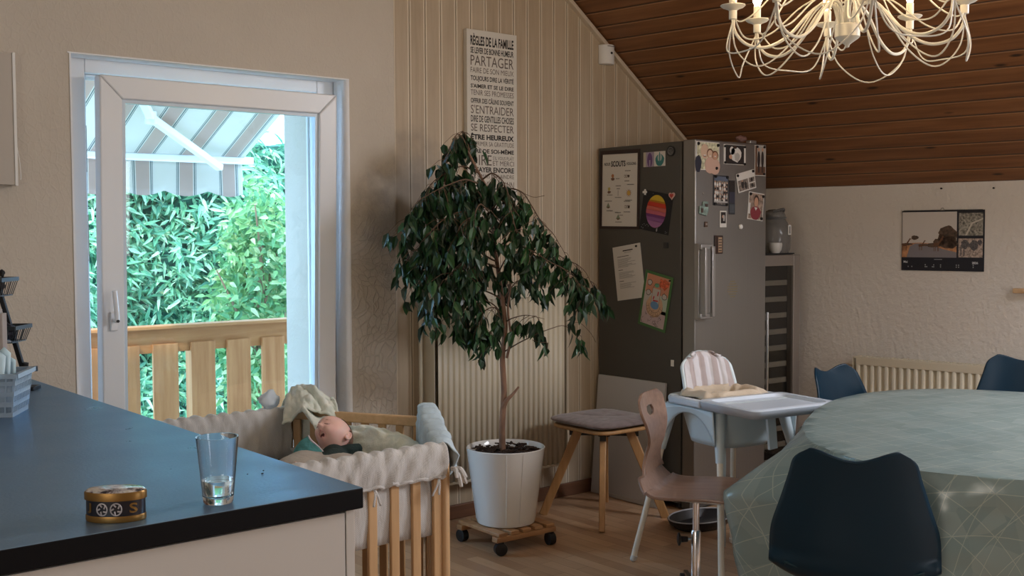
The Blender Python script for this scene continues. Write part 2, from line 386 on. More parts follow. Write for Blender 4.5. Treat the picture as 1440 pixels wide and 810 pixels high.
# keep a right-handed frame: flip x and shift if needed
if X.cross(Yv).dot(Z) < 0:
    X = -X; o0 = kpt(7.2, 0, KZ)
else: o0 = kpt(0, 0, KZ)
cs.matrix_world = Matrix(((X.x, Yv.x, Z.x, o0.x), (X.y, Yv.y, Z.y, o0.y), (X.z, Yv.z, Z.z, o0.z), (0, 0, 0, 1)))
tag(cs, kind='structure')
p0, p1 = kpt(-0.3, ft, 0), kpt(7.8, ft, 0)
b = MB(); b.prism([(-2.1, 4.6), (p0.x, 4.6), (p1.x, -3.1), (-2.1, -3.1)], 3.0, 3.08); o = b.build('ceiling', M['white_paint']); tag(o, kind='structure')
# plaster wall with the balcony door opening
DX0, DX1, DZ, TH = 1.40, 2.595, 2.095, 0.46
b = MB(); b.b2((-2.0, YP, 0), (DX0, YP+TH, 3.0)); b.b2((DX0, YP, DZ), (DX1, YP+TH, 3.0))
def jamb(u, v): return None
b.prism([(DX1+0.02, YP), (2.857, YP), (2.857, YP+TH), (DX1-0.06, YP+TH), (DX1-0.06, YP+0.12), (DX1+0.004, YP+0.12), (DX1+0.004, YP+0.02)], 0, DZ)
b.b2((DX1, YP, DZ), (2.857, YP+TH, 3.0))
b.b2((DX0, YP+0.08, -0.15), (DX1, YP+TH, -0.0)); b.b2((DX0, YP+0.0, -0.15), (DX1, YP+0.08, -0.02))
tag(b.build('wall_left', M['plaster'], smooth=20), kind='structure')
M['reveal'] = mat('white_reveal_paint', (0.82, 0.83, 0.84), 0.5, bump=0.5, bscale=25)
b = MB(); b.prism([(DX1-0.001, YP+0.099), (DX1+0.0035, YP+0.099), (DX1+0.0035, YP+0.020), (DX1+0.019, YP+0.001), (DX1+0.021, YP-0.002), (DX1+0.015, YP-0.003), (DX1+0.004, YP+0.004), (DX1-0.001, YP+0.018)], 0, DZ-0.001)
tag(b.build('trim_2', M['reveal'], smooth=50), kind='structure')
b = MB(); b.b2((DX0-0.012, YP-0.004, DZ-0.006), (DX1+0.02, YP+0.099, DZ-0.0005)); b.b2((DX0-0.006, YP-0.004, 0), (DX0+0.0006, YP+0.099, DZ-0.006)); tag(b.build('trim_3', M['reveal']), kind='structure')
# panelled gable wall following the ceiling
dd = lambda x: (KX-x)*0.98876
xt = KX-ft/0.98876
b = MB(); b.prism([(2.857, 0), (KX+0.0, 0), (KX+0.0, KZ), (xt, 3.0), (2.857, 3.0)], YW, YW+0.4, 'y')
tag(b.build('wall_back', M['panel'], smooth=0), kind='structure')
b = MB(); b.b2((0, 0, 0), (7.3, 0.3, KZ+0.0)); o = b.build('wall_right', M['plaster2'], smooth=0); o.location = (KX, KY, 0); o.rotation_euler = (0, 0, KA); tag(o, kind='structure')
b = MB(); b.b2((-2.1, -3.1, 0), (6.6, -3.0, 3.0)); tag(b.build('wall_front', M['plaster2']), kind='structure')
b = MB(); b.b2((-2.1, -3.0, 0), (-2.0, YP, 3.0)); tag(b.build('wall_side', M['plaster2']), kind='structure')
# baseboards and the white trim on the rake
M['bb'] = wood('brown_baseboard', (0.13, 0.055, 0.025), (0.19, 0.085, 0.04), 'x', 0.5)
b = MB(); b.b2((2.86, YW-0.016, 0), (5.2, YW-0.001, 0.07)); tag(b.build('baseboard_back', M['bb'], bevel=0.004), kind='structure')
b = MB(); b.b2((0.02, -0.016, 0), (7.2, -0.001, 0.07)); o = b.build('baseboard_right', M['bb'], bevel=0.004); o.location = (KX, KY, 0); o.rotation_euler = (0, 0, KA); tag(o, kind='structure')
b = MB(); b.bar((KX-0.03, YW-0.012, KZ+0.005), (xt-0.02, YW-0.012, 2.985), 0.022, 0.034, (0, 1, 0)); tag(b.build('trim_1', mat('pale_trim', (0.60, 0.50, 0.38), 0.5), bevel=0.003), kind='structure')

# balcony door: fixed frame, tilted sash, pane, handle
d = bpy.data.objects.new('door_1', None); COL.objects.link(d); d.location = (DX0, YP+0.10, 0); tag(d, kind='structure')
Wd = DX1-DX0
b = MB(); fw = 0.085
b.b2((0, 0, 0), (fw, 0.07, DZ)); b.b2((Wd-fw, 0, 0), (Wd, 0.07, DZ)); b.b2((fw, 0, DZ-0.06), (Wd-fw, 0.07, DZ)); b.b2((fw, 0, 0), (Wd-fw, 0.07, 0.05))
for k, (y0, t) in enumerate(((0.03, 0.012), (0.052, 0.02))):   # rebate steps
    b.b2((fw, y0, 0.05), (fw+t, 0.07, DZ-0.06)); b.b2((Wd-fw-t, y0, 0.05), (Wd-fw, 0.07, DZ-0.06)); b.b2((fw+t, y0, DZ-0.06-t), (Wd-fw-t, 0.07, DZ-0.06))
b.build('door_frame', M['pvc'], d, bevel=0.004)
b = MB()
for k in (0.22, 1.2, 1.55): b.b2((fw-0.001, 0.01, k+0.1), (fw+0.006, 0.026, k+0.28))
b.build('lock_strip', M['chrome'], d)
sa = bpy.data.objects.new('sash', None); COL.objects.link(sa); sa.parent = d; sa.location = (0.105, -0.015, 0.035); sa.rotation_euler = (rad(1.7), 0, 0)
sw, sh, st = 1.045, 1.985, 0.088
b = MB(); mitre(b, 0, sw, 0, sh, st, st, st+0.02, st, -0.035, 0.03)
o = b.build('sash_frame', M['pvc'], sa, bevel=0.006)
b = MB(); g_ = 0.014
for lo, hi in (((st, -0.022, st+0.02), (st+g_, 0.012, sh-st)), ((sw-st-g_, -0.022, st+0.02), (sw-st, 0.012, sh-st)), ((st+g_, -0.022, sh-st-g_), (sw-st-g_, 0.012, sh-st)), ((st+g_, -0.022, st+0.02), (sw-st-g_, 0.012, st+0.02+g_))): b.b2(lo, hi)
b.build('glazing_bead', mat('glazing_bead', (0.62, 0.72, 0.80), 0.3), sa)
b = MB(); b.b2((st+0.008, -0.003, st+0.028), (sw-st-0.008, 0.003, sh-st-0.008)); b.build('pane', M['pane'], sa)
b = MB(); b.box((0.043, -0.041, 1.03), (0.030, 0.012, 0.075)); b.tube([(0.043, -0.045, 1.035), (0.043, -0.075, 1.035)], 0.009, 12)
b.tube(spline([(0.043, -0.072, 1.028), (0.040, -0.078, 1.07), (0.032, -0.078, 1.155)]), 0.0095, 10)
b.build('door_handle', mat('white_handle', (0.85, 0.87, 0.9), 0.25), sa, bevel=0.004)
b = MB(); b.tube([(0.043, -0.0765, 1.034), (0.043, -0.086, 1.034)], 0.006, 12); b.build('lock_button', M['black_plastic'], sa)

# ------------------------------------------------------------------ outside the door
b = MB(); b.b2((-1.5, YP+TH, -0.2), (6.5, 6.2, -0.08)); tag(b.build('floor_balcony', tile_outside()), kind='structure')
M['larch'] = wood('larch_wood', (0.42, 0.16, 0.05), (0.60, 0.28, 0.11), 'z', 0.6, 0.8)
M['larch_x'] = wood('larch_wood_rail', (0.42, 0.17, 0.055), (0.58, 0.28, 0.11), 'x', 0.6, 0.8)
t = thing('balcony_railing', 'sunlit larch balcony railing with wide upright boards behind the glass door', 'railing', (0, 6.05, -0.08))
MB().b2((0.4, -0.05, 0.955), (4.6, 0.06, 0.975)).build('handrail', M['larch_x'], t, bevel=0.004)
MB().b2((0.4, 0.0, 0.82), (4.6, 0.03, 0.955)).build('top_rail', M['larch_x'], t, bevel=0.003)
MB().b2((0.4, 0.0, 0.08), (4.6, 0.03, 0.20)).build('bottom_rail', M['larch_x'], t, bevel=0.003)
x = 2.362-0.2215*8
while x < 4.2:
    MB().b2((x, -0.024, 0.03), (x+0.145, -0.001, 0.87)).build('board', M['larch'], t, bevel=0.003); x += 0.2215
for x in (1.10, 2.62-0.02, 4.1): MB().b2((x, 0.03, 0.0), (x+0.08, 0.10, 0.955)).build('post', M['larch'], t, bevel=0.003)

def stripe_mat():
    g = NT('striped_awning_cloth'); sep = g.n('ShaderNodeSeparateXYZ', i_0=g.tc.outputs['Object'])
    x = g.math('FRACT', g.math('DIVIDE', g.math('ADD', sep.outputs[0], -2.7478+0.1496), 0.2992))   # band centred on 0.5
    d_ = g.math('ABSOLUTE', g.math('SUBTRACT', x, 0.5))
    c = g.ramp(d_, [(0.0, (0.46, 0.34, 0.28)), (0.150, (0.46, 0.34, 0.28)), (0.152, (0.60, 0.57, 0.50)), (0.172, (0.60, 0.57, 0.50)), (0.174, (0.08, 0.12, 0.12)), (0.196, (0.08, 0.12, 0.12)),
                    (0.198, (0.60, 0.57, 0.50)), (0.21, (0.60, 0.57, 0.50)), (0.212, (0.13, 0.17, 0.17)), (0.228, (0.13, 0.17, 0.17)), (0.23, (0.62, 0.59, 0.52))])
    for n_ in g.t.nodes:
        if n_.type == 'VALTORGB': n_.color_ramp.interpolation = 'CONSTANT'
    g.out(c, 0.8)
    tb = g.n('ShaderNodeBsdfTranslucent', i_0=c); mx = g.n('ShaderNodeMixShader', i_0=0.30, i_1=g.b.outputs[0], i_2=tb.outputs[0])
    g.t.links.new(mx.outputs[0], g.t.nodes['Material Output'].inputs[0]); return g.m
M['stripe'] = stripe_mat()
t = thing('awning', 'striped fabric awning with scalloped valance stretched over the balcony', 'awning', (0, 0, 0))
ax0, ax1 = 0.9, 3.45
def canopy(u, v):
    x = ax0+(ax1-ax0)*u; y = 7.10-(7.10-4.84)*v; z = 1.93+0.5*(7.1-y)
    return Vector((x, y, z-0.05*sin(pi*v)*(0.7+0.3*sin(x*7))))
MB().grid(canopy, 30, 12).build('canopy', M['stripe'], t, solid=0.002)
def val(u, v):
    x = ax0+(ax1-ax0)*u; ph = (x-2.7478)/0.2992*pi
    return Vector((x, 7.135+0.012*sin(x*9)*v, 1.90-v*(0.205+0.035*abs(cos(ph)))))
MB().grid(val, 160, 6).build('valance', M['stripe'], t, solid=0.002)
b = MB(); b.b2((ax0, 7.09, 1.885), (ax1+0.07, 7.15, 1.935)); b.build('front_bar', mat('white_aluminium', (0.82, 0.84, 0.84), 0.35), t, bevel=0.012, seg=3)
b = MB(); b.bar((3.24, 7.03, 1.85), (2.60, 6.60, 2.11), 0.05, 0.045); b.bar((2.60, 6.60, 2.11), (1.5, 4.95, 2.88), 0.05, 0.045); b.tube([(2.60, 6.60, 2.07), (2.60, 6.60, 2.15)], 0.035, 12)
b.build('folding_arm', mat('white_aluminium', (0, 0, 0)), t, bevel=0.008)
b = MB(); b.b2((ax0, YP+TH, 2.90), (ax1, YP+TH+0.10, 3.10)); b.build('cassette', mat('white_aluminium', (0, 0, 0)), t, bevel=0.02)

def leaf_mat(name, c1, c2, rough=0.35, tr=0.3, c3=None):
    g = NT(name); gi = g.n('ShaderNodeNewGeometry'); st = [(0.0, c1), (1.0, c2)] if not c3 else [(0.0, c1), (0.6, c2), (1.0, c3)]
    c = g.ramp(gi.outputs['Random Per Island'], st); g.out(c, rough)
    tb = g.n('ShaderNodeBsdfTranslucent', i_0=c); mx = g.n('ShaderNodeMixShader', i_0=tr, i_1=g.b.outputs[0], i_2=tb.outputs[0])
    g.t.links.new(mx.outputs[0], g.t.nodes['Material Output'].inputs[0]); return g.m
def leaf(mb, p, dirv, nrm, L, wd, fold=0.25, bend=0.15):
    d_ = dirv.normalized(); s_ = d_.cross(nrm)
    if s_.length < 1e-3: s_ = d_.cross(Vector((1, 0.3, 0)))
    s_.normalize(); n_ = s_.cross(d_)
    def q(a, s, h): return p+d_*L*a+s_*wd*s+n_*(h-bend*a*a*L)
    f_ = fold*wd
    mb.add([q(0, 0, 0), q(.3, -.5, f_), q(.35, 0, 0), q(.3, .5, f_), q(.68, -.36, f_*.8), q(.72, 0, 0), q(.68, .36, f_*.8), q(1.05, 0, -.02*L)],
           [(0, 2, 1), (0, 3, 2), (1, 2, 5, 4), (2, 3, 6, 5), (4, 5, 7), (5, 6, 7)])
def hedge(name, label, x0, x1, z0, ztop, y0, n, m, core, L=0.12, seed=1):
    R = random.Random(seed); b = MB()
    def surf(x, z): return y0+0.30*noise.noise(Vector((x*1.3, z*1.3, seed)))+0.16*noise.noise(Vector((x*3.5, z*3.5, seed+3)))+max(0, z-(ztop(x)-0.5))*0.5
    for i in range(n):
        x = R.uniform(x0, x1); z = R.uniform(z0, ztop(x)); p = Vector((x, surf(x, z)-R.uniform(-0.06, 0.12), z))
        d_ = Vector((R.gauss(0, 0.8), -0.45+R.gauss(0, 0.3), R.gauss(-0.35, 0.6))); leaf(b, p, d_, Vector((R.gauss(0, .5), -1, R.gauss(.8, .5))), L*R.uniform(.7, 1.25), L*R.uniform(.20, .3))
    ld = b.build('foliage', m, None, smooth=0, fix=False)
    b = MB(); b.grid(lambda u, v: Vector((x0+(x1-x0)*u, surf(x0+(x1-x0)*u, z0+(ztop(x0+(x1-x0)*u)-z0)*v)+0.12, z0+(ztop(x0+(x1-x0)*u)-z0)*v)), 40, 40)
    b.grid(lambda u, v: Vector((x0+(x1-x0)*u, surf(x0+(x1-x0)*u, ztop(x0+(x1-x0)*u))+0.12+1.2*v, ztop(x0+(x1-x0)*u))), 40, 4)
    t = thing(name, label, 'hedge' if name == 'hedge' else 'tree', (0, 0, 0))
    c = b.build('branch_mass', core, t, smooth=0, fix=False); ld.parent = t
    return t
ht = lambda x: 2.35+0.12*sin(x*2.1)+0.08*sin(x*5)
M['hl'] = leaf_mat('hedge_leaves', (0.06, 0.22, 0.13), (0.20, 0.48, 0.26), 0.4, 0.3, (0.62, 0.80, 0.55))
M['hc'] = mat('hedge_core', (0.035, 0.13, 0.095), 0.9, var=0.5, vscale=14)  # darker green for the inner mass of the hedge
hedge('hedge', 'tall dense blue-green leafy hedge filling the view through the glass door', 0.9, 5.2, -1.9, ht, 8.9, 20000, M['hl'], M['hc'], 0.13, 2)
M['tl'] = leaf_mat('bright_leaves', (0.08, 0.27, 0.12), (0.22, 0.44, 0.16), 0.4, 0.35, (0.55, 0.66, 0.36))
# brighter tree right of the hedge
t = thing('garden_tree', 'bright yellow-green tree beside the hedge, right of the striped awning', 'tree', (3.90, 7.75, -2.0))
R = random.Random(5); b = MB()
for i in range(3600):
    a = R.uniform(0, 2*pi); e = math.asin(R.uniform(-1, 1)); rr = R.uniform(.55, 1.0)
    p = Vector((0.40*cos(e)*cos(a)*rr, 0.36*cos(e)*sin(a)*rr, 2.85+1.02*sin(e)*rr))
    p += Vector((0.12, 0.1, 0.1))*noise.noise(p*3)
    leaf(b, p, Vector((R.gauss(0, .7), R.gauss(-.2, .5), R.gauss(-.2, .6))), Vector((R.gauss(0, .5), -1, .6)), 0.085*R.uniform(.7, 1.2), 0.036)
b.build('foliage', M['tl'], t, smooth=0, fix=False)
b = MB(); b.tube([(0, 0, 0), (0.03, 0, 1.2), (-0.03, 0, 2.6), (0, 0, 3.4)], [0.07, 0.06, 0.04, 0.015], 8)
for k in range(9): a = k*2.4; b.tube([(0, 0, 1.9+k*.12), (.22*cos(a), .2*sin(a), 2.2+k*.15), (.4*cos(a), .3*sin(a), 2.5+k*.16)], [.02, .012, .005], 6)
b.build('trunk', mat('bark', (0.2, 0.13, 0.08), 0.9), t)
b = MB(); b.b2((-6, 7, -2.1), (12, 16, -2.0)); tag(b.build('ground', mat('lawn', (0.10, 0.26, 0.08), 0.9, var=0.3, vscale=3)), kind='structure')
# ------------------------------------------------------------------ kitchen peninsula
M['cab'] = mat('cabinet_laminate', (0.50, 0.485, 0.46), 0.4)
def ctop():
    g = NT('dark_worktop'); p = g.tc.outputs['Object']
    r = g.ramp(g.noise(6, p, 5, 0.6), [(0.3, (0.27, 0.27, 0.27)), (0.7, (0.42, 0.42, 0.42))])
    return g.out((0.105, 0.140, 0.195), r, g.noise(140, p, 3), 0.002, 0.25, Specular_IOR_Level=1.0, IOR=2.6, Specular_Tint=(0.45, 0.72, 1.0, 1), Coat_Weight=0.0)  # blue of the reflected daylight tinted into base and specular colour
M['ctop'] = ctop()
CX, CY = 1.105, 1.792
t = thing('kitchen_peninsula_cabinet', 'pale grey kitchen peninsula cabinet under the dark worktop', 'cabinet', (0, 0, 0))
MB().b2((-0.55, CY+0.03, 0.0), (CX-0.032, YP-0.01, 0.879)).build('body', M['cab'], t)
MB().b2((-0.55, CY+0.012, 0.0), (CX-0.034, CY+0.029, 0.875)).build('back_panel', M['cab'], t, bevel=0.0015)
MB().b2((CX-0.031, CY+0.012, 0.0), (CX-0.013, YP-0.01, 0.879)).build('side_panel', M['cab'], t, bevel=0.0015)
o = MB().b2((-0.6, CY, 0.88), (CX, YP-0.005, 0.92)).build('worktop', M['ctop'], bevel=0.0025)
o.data.materials.append(mat('black_edging', (0.004, 0.004, 0.005), 0.6, spec=0.15))
for f_ in o.data.polygons:
    if f_.normal.z < 0.5: f_.material_index = 1
tag(o, 'dark laminate worktop of the kitchen peninsula, tinted blue with reflected daylight', 'worktop')

# glass of water
t = thing('drinking_glass', 'clear tapered drinking glass with a little water standing on the dark worktop', 'glass', (0.842, 1.858, 0.9205))
b = MB(); b.lathe([(0, 0), (0.024, 0), (0.0265, 0.003), (0.0275, 0.012), (0.0375, 0.118), (0.0375, 0.1195), (0.0355, 0.1195), (0.0352, 0.117), (0.0258, 0.016), (0.020, 0.012), (0, 0.011)], 48)
b.build('glass_body', M['glass'], t, smooth=50)
b = MB(); b.lathe([(0, 0.0113), (0.0198, 0.0123), (0.0255, 0.0163), (0.02790, 0.042), (0, 0.042)], 48); b.build('water', mat('water', (0.9, 0.97, 1), 0.0, trans=1.0, ior=1.33), t, smooth=50)
# small oval tin
t = thing('oval_tin', 'small oval black and gold tin with a silvery lid on the dark worktop', 'tin', (0.660, 1.862, 0.9205), rad(-36))
t.scale = (1.05, 1.05, 1.18)
M['gold'] = mat('dull_gold', (0.22, 0.12, 0.03), 0.35, 0.6); M['tinblack'] = mat('tin_black', (0.012, 0.012, 0.018), 0.3)
ex = 0.62
b = MB(); b.lathe([(0, 0), (0.0465, 0), (0.0475, 0.002), (0.0475, 0.008), (0.0468, 0.009)], 64, sy=ex); b.build('gold_band', M['gold'], t, smooth=50)
b = MB(); b.lathe([(0.0465, 0.009), (0.0465, 0.031)], 64, sy=ex); b.build('black_band', M['tinblack'], t, smooth=50)
def lidmat():
    g = NT('printed_silver_lid'); v = g.noise(55, g.mapv((1, 1.6, 1)), 5, 0.7)
    return g.out(g.ramp(v, [(0.40, (0.05, 0.04, 0.05)), (0.46, (0.42, 0.38, 0.40)), (0.56, (0.80, 0.82, 0.80)), (0.72, (0.45, 0.30, 0.14))]), 0.15, Metallic=0.6)
b = MB(); b.use(M['gold']); b.lathe([(0.0468, 0.031), (0.049, 0.031), (0.049, 0.040), (0.0475, 0.0425)], 64, sy=ex); b.use(lidmat()); b.lathe([(0.0475, 0.0425), (0.043, 0.0448), (0.02, 0.0458), (0, 0.046)], 64, sy=ex)
b.build('lid', None, t, smooth=50)
M['silver_print'] = mat('silver_print', (0.42, 0.40, 0.42), 0.4, 0.3)
for sx_, in ((-0.0135,), (0.0085,)):
    b = MB(); yy = -ex*sqrt(max(0, 0.0465**2-sx_**2))-0.0009; tilt = Matrix.Rotation(atan2(sx_*ex, sqrt(0.0465**2-sx_**2)), 3, 'Z')
    for k in range(5):
        a = k*1.2566+0.3; b.tube([tilt @ Vector((0.0035*cos(a), 0, 0.0035*sin(a)))+Vector((sx_, yy, 0.0195)), tilt @ Vector((0.0082*cos(a+.5), 0, 0.0082*sin(a+.5)))+Vector((sx_, yy, 0.0195))], 0.0013, 5)
    b.tube([tilt @ Vector((0.0086*cos(q*.3927), 0, 0.0086*sin(q*.3927)))+Vector((sx_, yy, 0.0195)) for q in range(16)], 0.0011, 5, closed=True)
    b.build('emblem', M['silver_print'], t)
def curved_text(txt, xc, parent, wd=0.011, z0=0.013, z1=0.0275):
    mb = MB(); text_mb(mb, txt, -wd/2, wd/2, z0, z1, 0, M['gold'], bold=0.02)
    vs = []
    for v in mb.v: x = v[0]+xc; vs.append((x, -ex*sqrt(max(0, 0.0465**2-x*x))-0.0008, v[2]))
    mb.v = vs; mb.build('lettering', M['gold'], parent, smooth=0, solid=0.0004)
curved_text('S', 0.0335, t); curved_text('J', -0.036, t, 0.007)

# crate with odds and ends at the left edge
M['cratem'] = mat('translucent_plastic', (0.55, 0.68, 0.80), 0.25, trans=0.55, ior=1.2, alpha=1.0)
t = thing('storage_basket', 'translucent pale plastic basket full of oddments at the far left of the worktop', 'basket', (0.775, 3.206, 0.9205), rad(-30.5))
b = MB(); wl, hl, zl = 0.115, 0.082, 0.115
for sx_, sy_, ex_, ey_ in ((0, -1, 1, 0), (0, 1, 1, 0), (-1, 0, 0, 1), (1, 0, 0, 1)):
    L = wl if ex_ else hl; D = hl if ex_ else wl
    for k in (0.006, 0.034, 0.062, 0.09): # horizontal bands
        o_ = D*(0.90+0.10*k/zl); q = Vector((sx_*o_, sy_*o_, k)); e = Vector((ex_*L*(0.9+0.1*k/zl), ey_*L*(0.9+0.1*k/zl), 0)); b.bar(q-e, q+e, 0.0025, 0.012)
    for j in range(-6, 7):
        e = Vector((ex_, ey_, 0))*(L*j/6*0.97); b.bar(Vector((sx_*D*.9, sy_*D*.9, 0))+e*0.92, Vector((sx_*D, sy_*D, zl-0.01))+e, 0.0025, 0.004, up=(ex_, ey_, 0))
    q = Vector((sx_*D*1.03, sy_*D*1.03, zl-0.005)); e = Vector((ex_*L*1.06, ey_*L*1.06, 0)); b.bar(q-e, q+e, 0.012, 0.012)
b.b2((-wl*.9, -hl*.9, 0), (wl*.9, hl*.9, 0.003))
b.build('basket_body', M['cratem'], t)
b = MB()
def lining(u, v):
    a = 2*pi*u; k = 0.88+0.10*v; cx = max(-1, min(1, 1.5*cos(a))); cy = max(-1, min(1, 1.5*sin(a))); return Vector((wl*k*cx*0.97, hl*k*cy*0.97, 0.004+0.1*v))
b.grid(lining, 48, 3, True); b.build('basket_wall', M['cratem'], t, solid=0.0008)
def crumple(name, c, r, col, sd, sc=(1, 1, 1), label=None, cat=None, parent=None, rough=0.7, tr=0.0):
    b = MB(); b.sphere(c, r, 26, 18, sc)
    vs = []
    for v in b.v:
        p = Vector(v); n_ = (p-Vector(c)); k = 1+0.30*noise.noise(n_/r*1.6+Vector((sd, sd, 0)))+0.16*noise.noise(n_/r*4.2+Vector((0, sd, sd))); vs.append(Vector(c)+n_*k)
    b.v = vs; o = b.build(name, mat(name+'_material%d' % sd, col, rough, transl=tr), parent, smooth=60)
    if label: tag(o, label, cat)
    return o
bp = Matrix.Translation((0.775, 3.206, 0.9205)) @ Matrix.Rotation(rad(-30.5), 4, 'Z')
crumple('cloth_pouch', bp @ Vector((-0.045, -0.01, 0.05)), 0.05, (0.42, 0.30, 0.22), 3, (1.0, .9, .85), 'brown cloth pouch packed low in the plastic basket', 'pouch')
crumple('plastic_wrapper', bp @ Vector((0.045, 0.0, 0.05)), 0.045, (0.55, 0.72, 0.90), 4, (1.1, .9, .9), 'crumpled pale blue wrapper inside the plastic basket', 'wrapper', tr=0.4)
crumple('dark_pouch', bp @ Vector((0.0, 0.02, 0.105)), 0.042, (0.03, 0.03, 0.045), 5, (1.4, .8, .7), 'dark fabric pouch heaped on top in the plastic basket', 'pouch')
b = MB()
for k, (a, l) in enumerate(((0.5, .075), (1.0, .085), (1.5, .06))): b.grid(lambda u, v: bp @ Vector((0.055+0.035*(u-.5)+.01*k, -0.03+0.02*k+0.03*v*cos(a), 0.095+l*v*(1-.4*abs(u-.5)))), 5, 5)
o = b.build('paper_packet', mat('pale_blue_packet', (0.55, 0.75, 0.85), 0.4), solid=0.001); tag(o, 'torn pale blue packets sticking up from the plastic basket', 'packet')

# tall wire basket stand behind it
SB = Vector((1.000, 3.630, 0.9205))
t = thing('wire_basket_stand', 'black tiered wire basket stand at the left end of the worktop', 'basket stand', SB, rad(-39))
b = MB(); b.bar((0.025, 0, 0.0), (-0.085, 0, 0.40), 0.014, 0.014, up=(0, 1, 0)); b.bar((-0.20, 0.0, 0.006), (0.05, 0.0, 0.006), 0.06, 0.012); b.build('upright', M['black_matte'], t, bevel=.002)
b = MB(); b.bar((0.005, 0, 0.062), (0.050, 0, 0.066), 0.014, 0.016); b.tube([(0.012, 0, .07), (0.014, 0, .085)], .011, 12); b.build('crossbar', M['black_matte'], t)
def wire_basket(c, wx, wy, h):
    b = MB(); c = Vector(c)
    def ringp(k, z): return [c+Vector((sx_*wx*k, sy_*wy*k, z)) for sx_, sy_ in ((-1, -1), (1, -1), (1, 1), (-1, 1))]
    for i in range(4):
        q = ringp(1, 0); b.bar(q[i], q[(i+1) % 4], 0.005, 0.012)
        q2 = ringp(0.82, -h); b.tube([q2[i], q2[(i+1) % 4]], 0.0018, 6)
        for j in range(9):
            t_ = j/8; b.tube([q[i].lerp(q[(i+1) % 4], t_), q2[i].lerp(q2[(i+1) % 4], t_)], 0.0014, 5)
    for j in range(9):
        q2 = ringp(0.82, -h); b.tube([q2[0].lerp(q2[1], j/8), q2[3].lerp(q2[2], j/8)], 0.0014, 5)
    return b
wire_basket((-0.062, -0.02, 0.198), 0.082, 0.06, 0.045).build('lower_basket', mat('grey_wire', (0.05, 0.06, 0.065), 0.4), t)
wire_basket((-0.100, -0.02, 0.345), 0.082, 0.06, 0.050).build('upper_basket', mat('grey_wire', (0, 0, 0)), t)
T = Matrix.Translation(SB) @ Matrix.Rotation(rad(-39), 4, 'Z')
crumple('dark_bundle', T @ Vector((-0.035, -0.02, 0.185)), 0.024, (0.02, 0.02, 0.03), 8, (1.3, 1.3, 1.0), 'dark bundle lying in the lower wire basket', 'bundle')
crumple('bottle_cap', T @ Vector((-0.028, -0.05, 0.365)), 0.008, (0.01, 0.01, 0.01), 9, (1, 1, 1.4), 'small black cap poking out of the upper wire basket', 'cap')
crumple('dark_bundle', T @ Vector((-0.07, -0.02, 0.328)), 0.022, (0.03, 0.025, 0.03), 10, (1.6, 1.4, .8), 'dark bundle lying in the upper wire basket', 'bundle')
t = thing('tall_carton', 'tall brownish-grey carton standing behind the plastic basket', 'carton', (0.905, 3.50, 0.9205), rad(-39))
b = MB(); b.b2((-0.22, -0.03, 0.0), (0.0, 0.03, 0.262)); b.build('carton_body', mat('grey_card', (0.42, 0.37, 0.34), 0.8), t, bevel=0.003)
b = MB(); b.box((0.008, 0.01, 0.125), (0.012, 0.03, 0.25)); b.build('folded_flap', mat('grey_card', (0, 0, 0)), t, bevel=0.002)


# board on the plaster wall, far left
t = thing('wall_cabinet', 'pale grey-beige box with a hanging cord on the plaster wall, far left', 'wall box', (0.90, YP-0.001, 1.585))
MB().b2((-0.3, -0.05, 0), (0.283, 0, 0.475)).build('box_body', mat('beige_box', (0.50, 0.45, 0.39), 0.6), t, bevel=0.002)
MB().b2((0.276, -0.054, -0.003), (0.286, 0.0, 0.478)).build('edge_trim', M['white_paint'], t, bevel=0.001)
b = MB(); b.tube(spline([(0.288, -0.04, 0.14), (0.296, -0.04, 0.09), (0.300, -0.038, 0.03), (0.298, -0.038, 0.02)]), 0.0015, 5); b.build('cord', M['white_paint'], t)

# ------------------------------------------------------------------ playpen
HC, HS, HZ = Vector((1.70, 3.25, 0)), 0.58, 0.745
PT = thing('hexagonal_playpen', 'hexagonal beech playpen with padded striped fabric rim beside the worktop', 'playpen', HC)
vx = [Vector((HS*cos(a), HS*sin(a), 0)) for a in (rad(120), rad(60), rad(0), rad(-60), rad(-120), rad(180))]   # A B C D E F
def side(i): return vx[i], vx[(i+1) % 6]
def seer():
    g = NT('seersucker_grey'); sep = g.n('ShaderNodeSeparateXYZ', i_0=g.tc.outputs['Object'])
    chk = g.n('ShaderNodeTexChecker', i_Vector=g.tc.outputs['Object'], i_Scale=330.0, i_Color1=(0.48, 0.47, 0.45, 1), i_Color2=(0.60, 0.59, 0.57, 1))
    h = g.noise(38, g.mapv((1, 1, .35)), 3)
    return g.out(chk.outputs[0], 0.9, h, 0.01, 0.6, Sheen_Weight=0.3)
M['seer'] = seer()
M['muslin'] = mat('muslin_print', (0.60, 0.66, 0.58), 0.9, bump=0.8, bscale=26, var=1, vscale=30, col2=(0.78, 0.80, 0.72), sheen=0.2)
for i in range(6):
    p, q = side(i); d_ = (q-p).normalized(); n_ = Vector((0, 0, 1)).cross(d_)
    rl = bpy.data.objects.new('top_rail', None)
    b = MB(); b.bar(p*0.985+Vector((0, 0, HZ-0.018)), q*0.985+Vector((0, 0, HZ-0.018)), 0.024, 0.036); b.build('top_rail', M['beech_x'], PT, bevel=0.005)
    b = MB(); b.bar(p*0.985+Vector((0, 0, 0.10)), q*0.985+Vector((0, 0, 0.10)), 0.022, 0.034); b.build('bottom_rail', M['beech_x'], PT, bevel=0.004)
    ns = 8
    for k in range(ns):
        t_ = (k+0.70)/ns if i == 3 else (k+0.5)/ns
        if i == 3: t_ = 0.045+k*0.136
        c = p.lerp(q, t_)*0.985
        b = MB(); b.bar(c+Vector((0, 0, 0.005 if k in (0, ns-1) else 0.115)), c+Vector((0, 0, HZ-0.036)), 0.030, 0.014, up=n_); b.build('slat', M['beech'], PT, bevel=0.003)
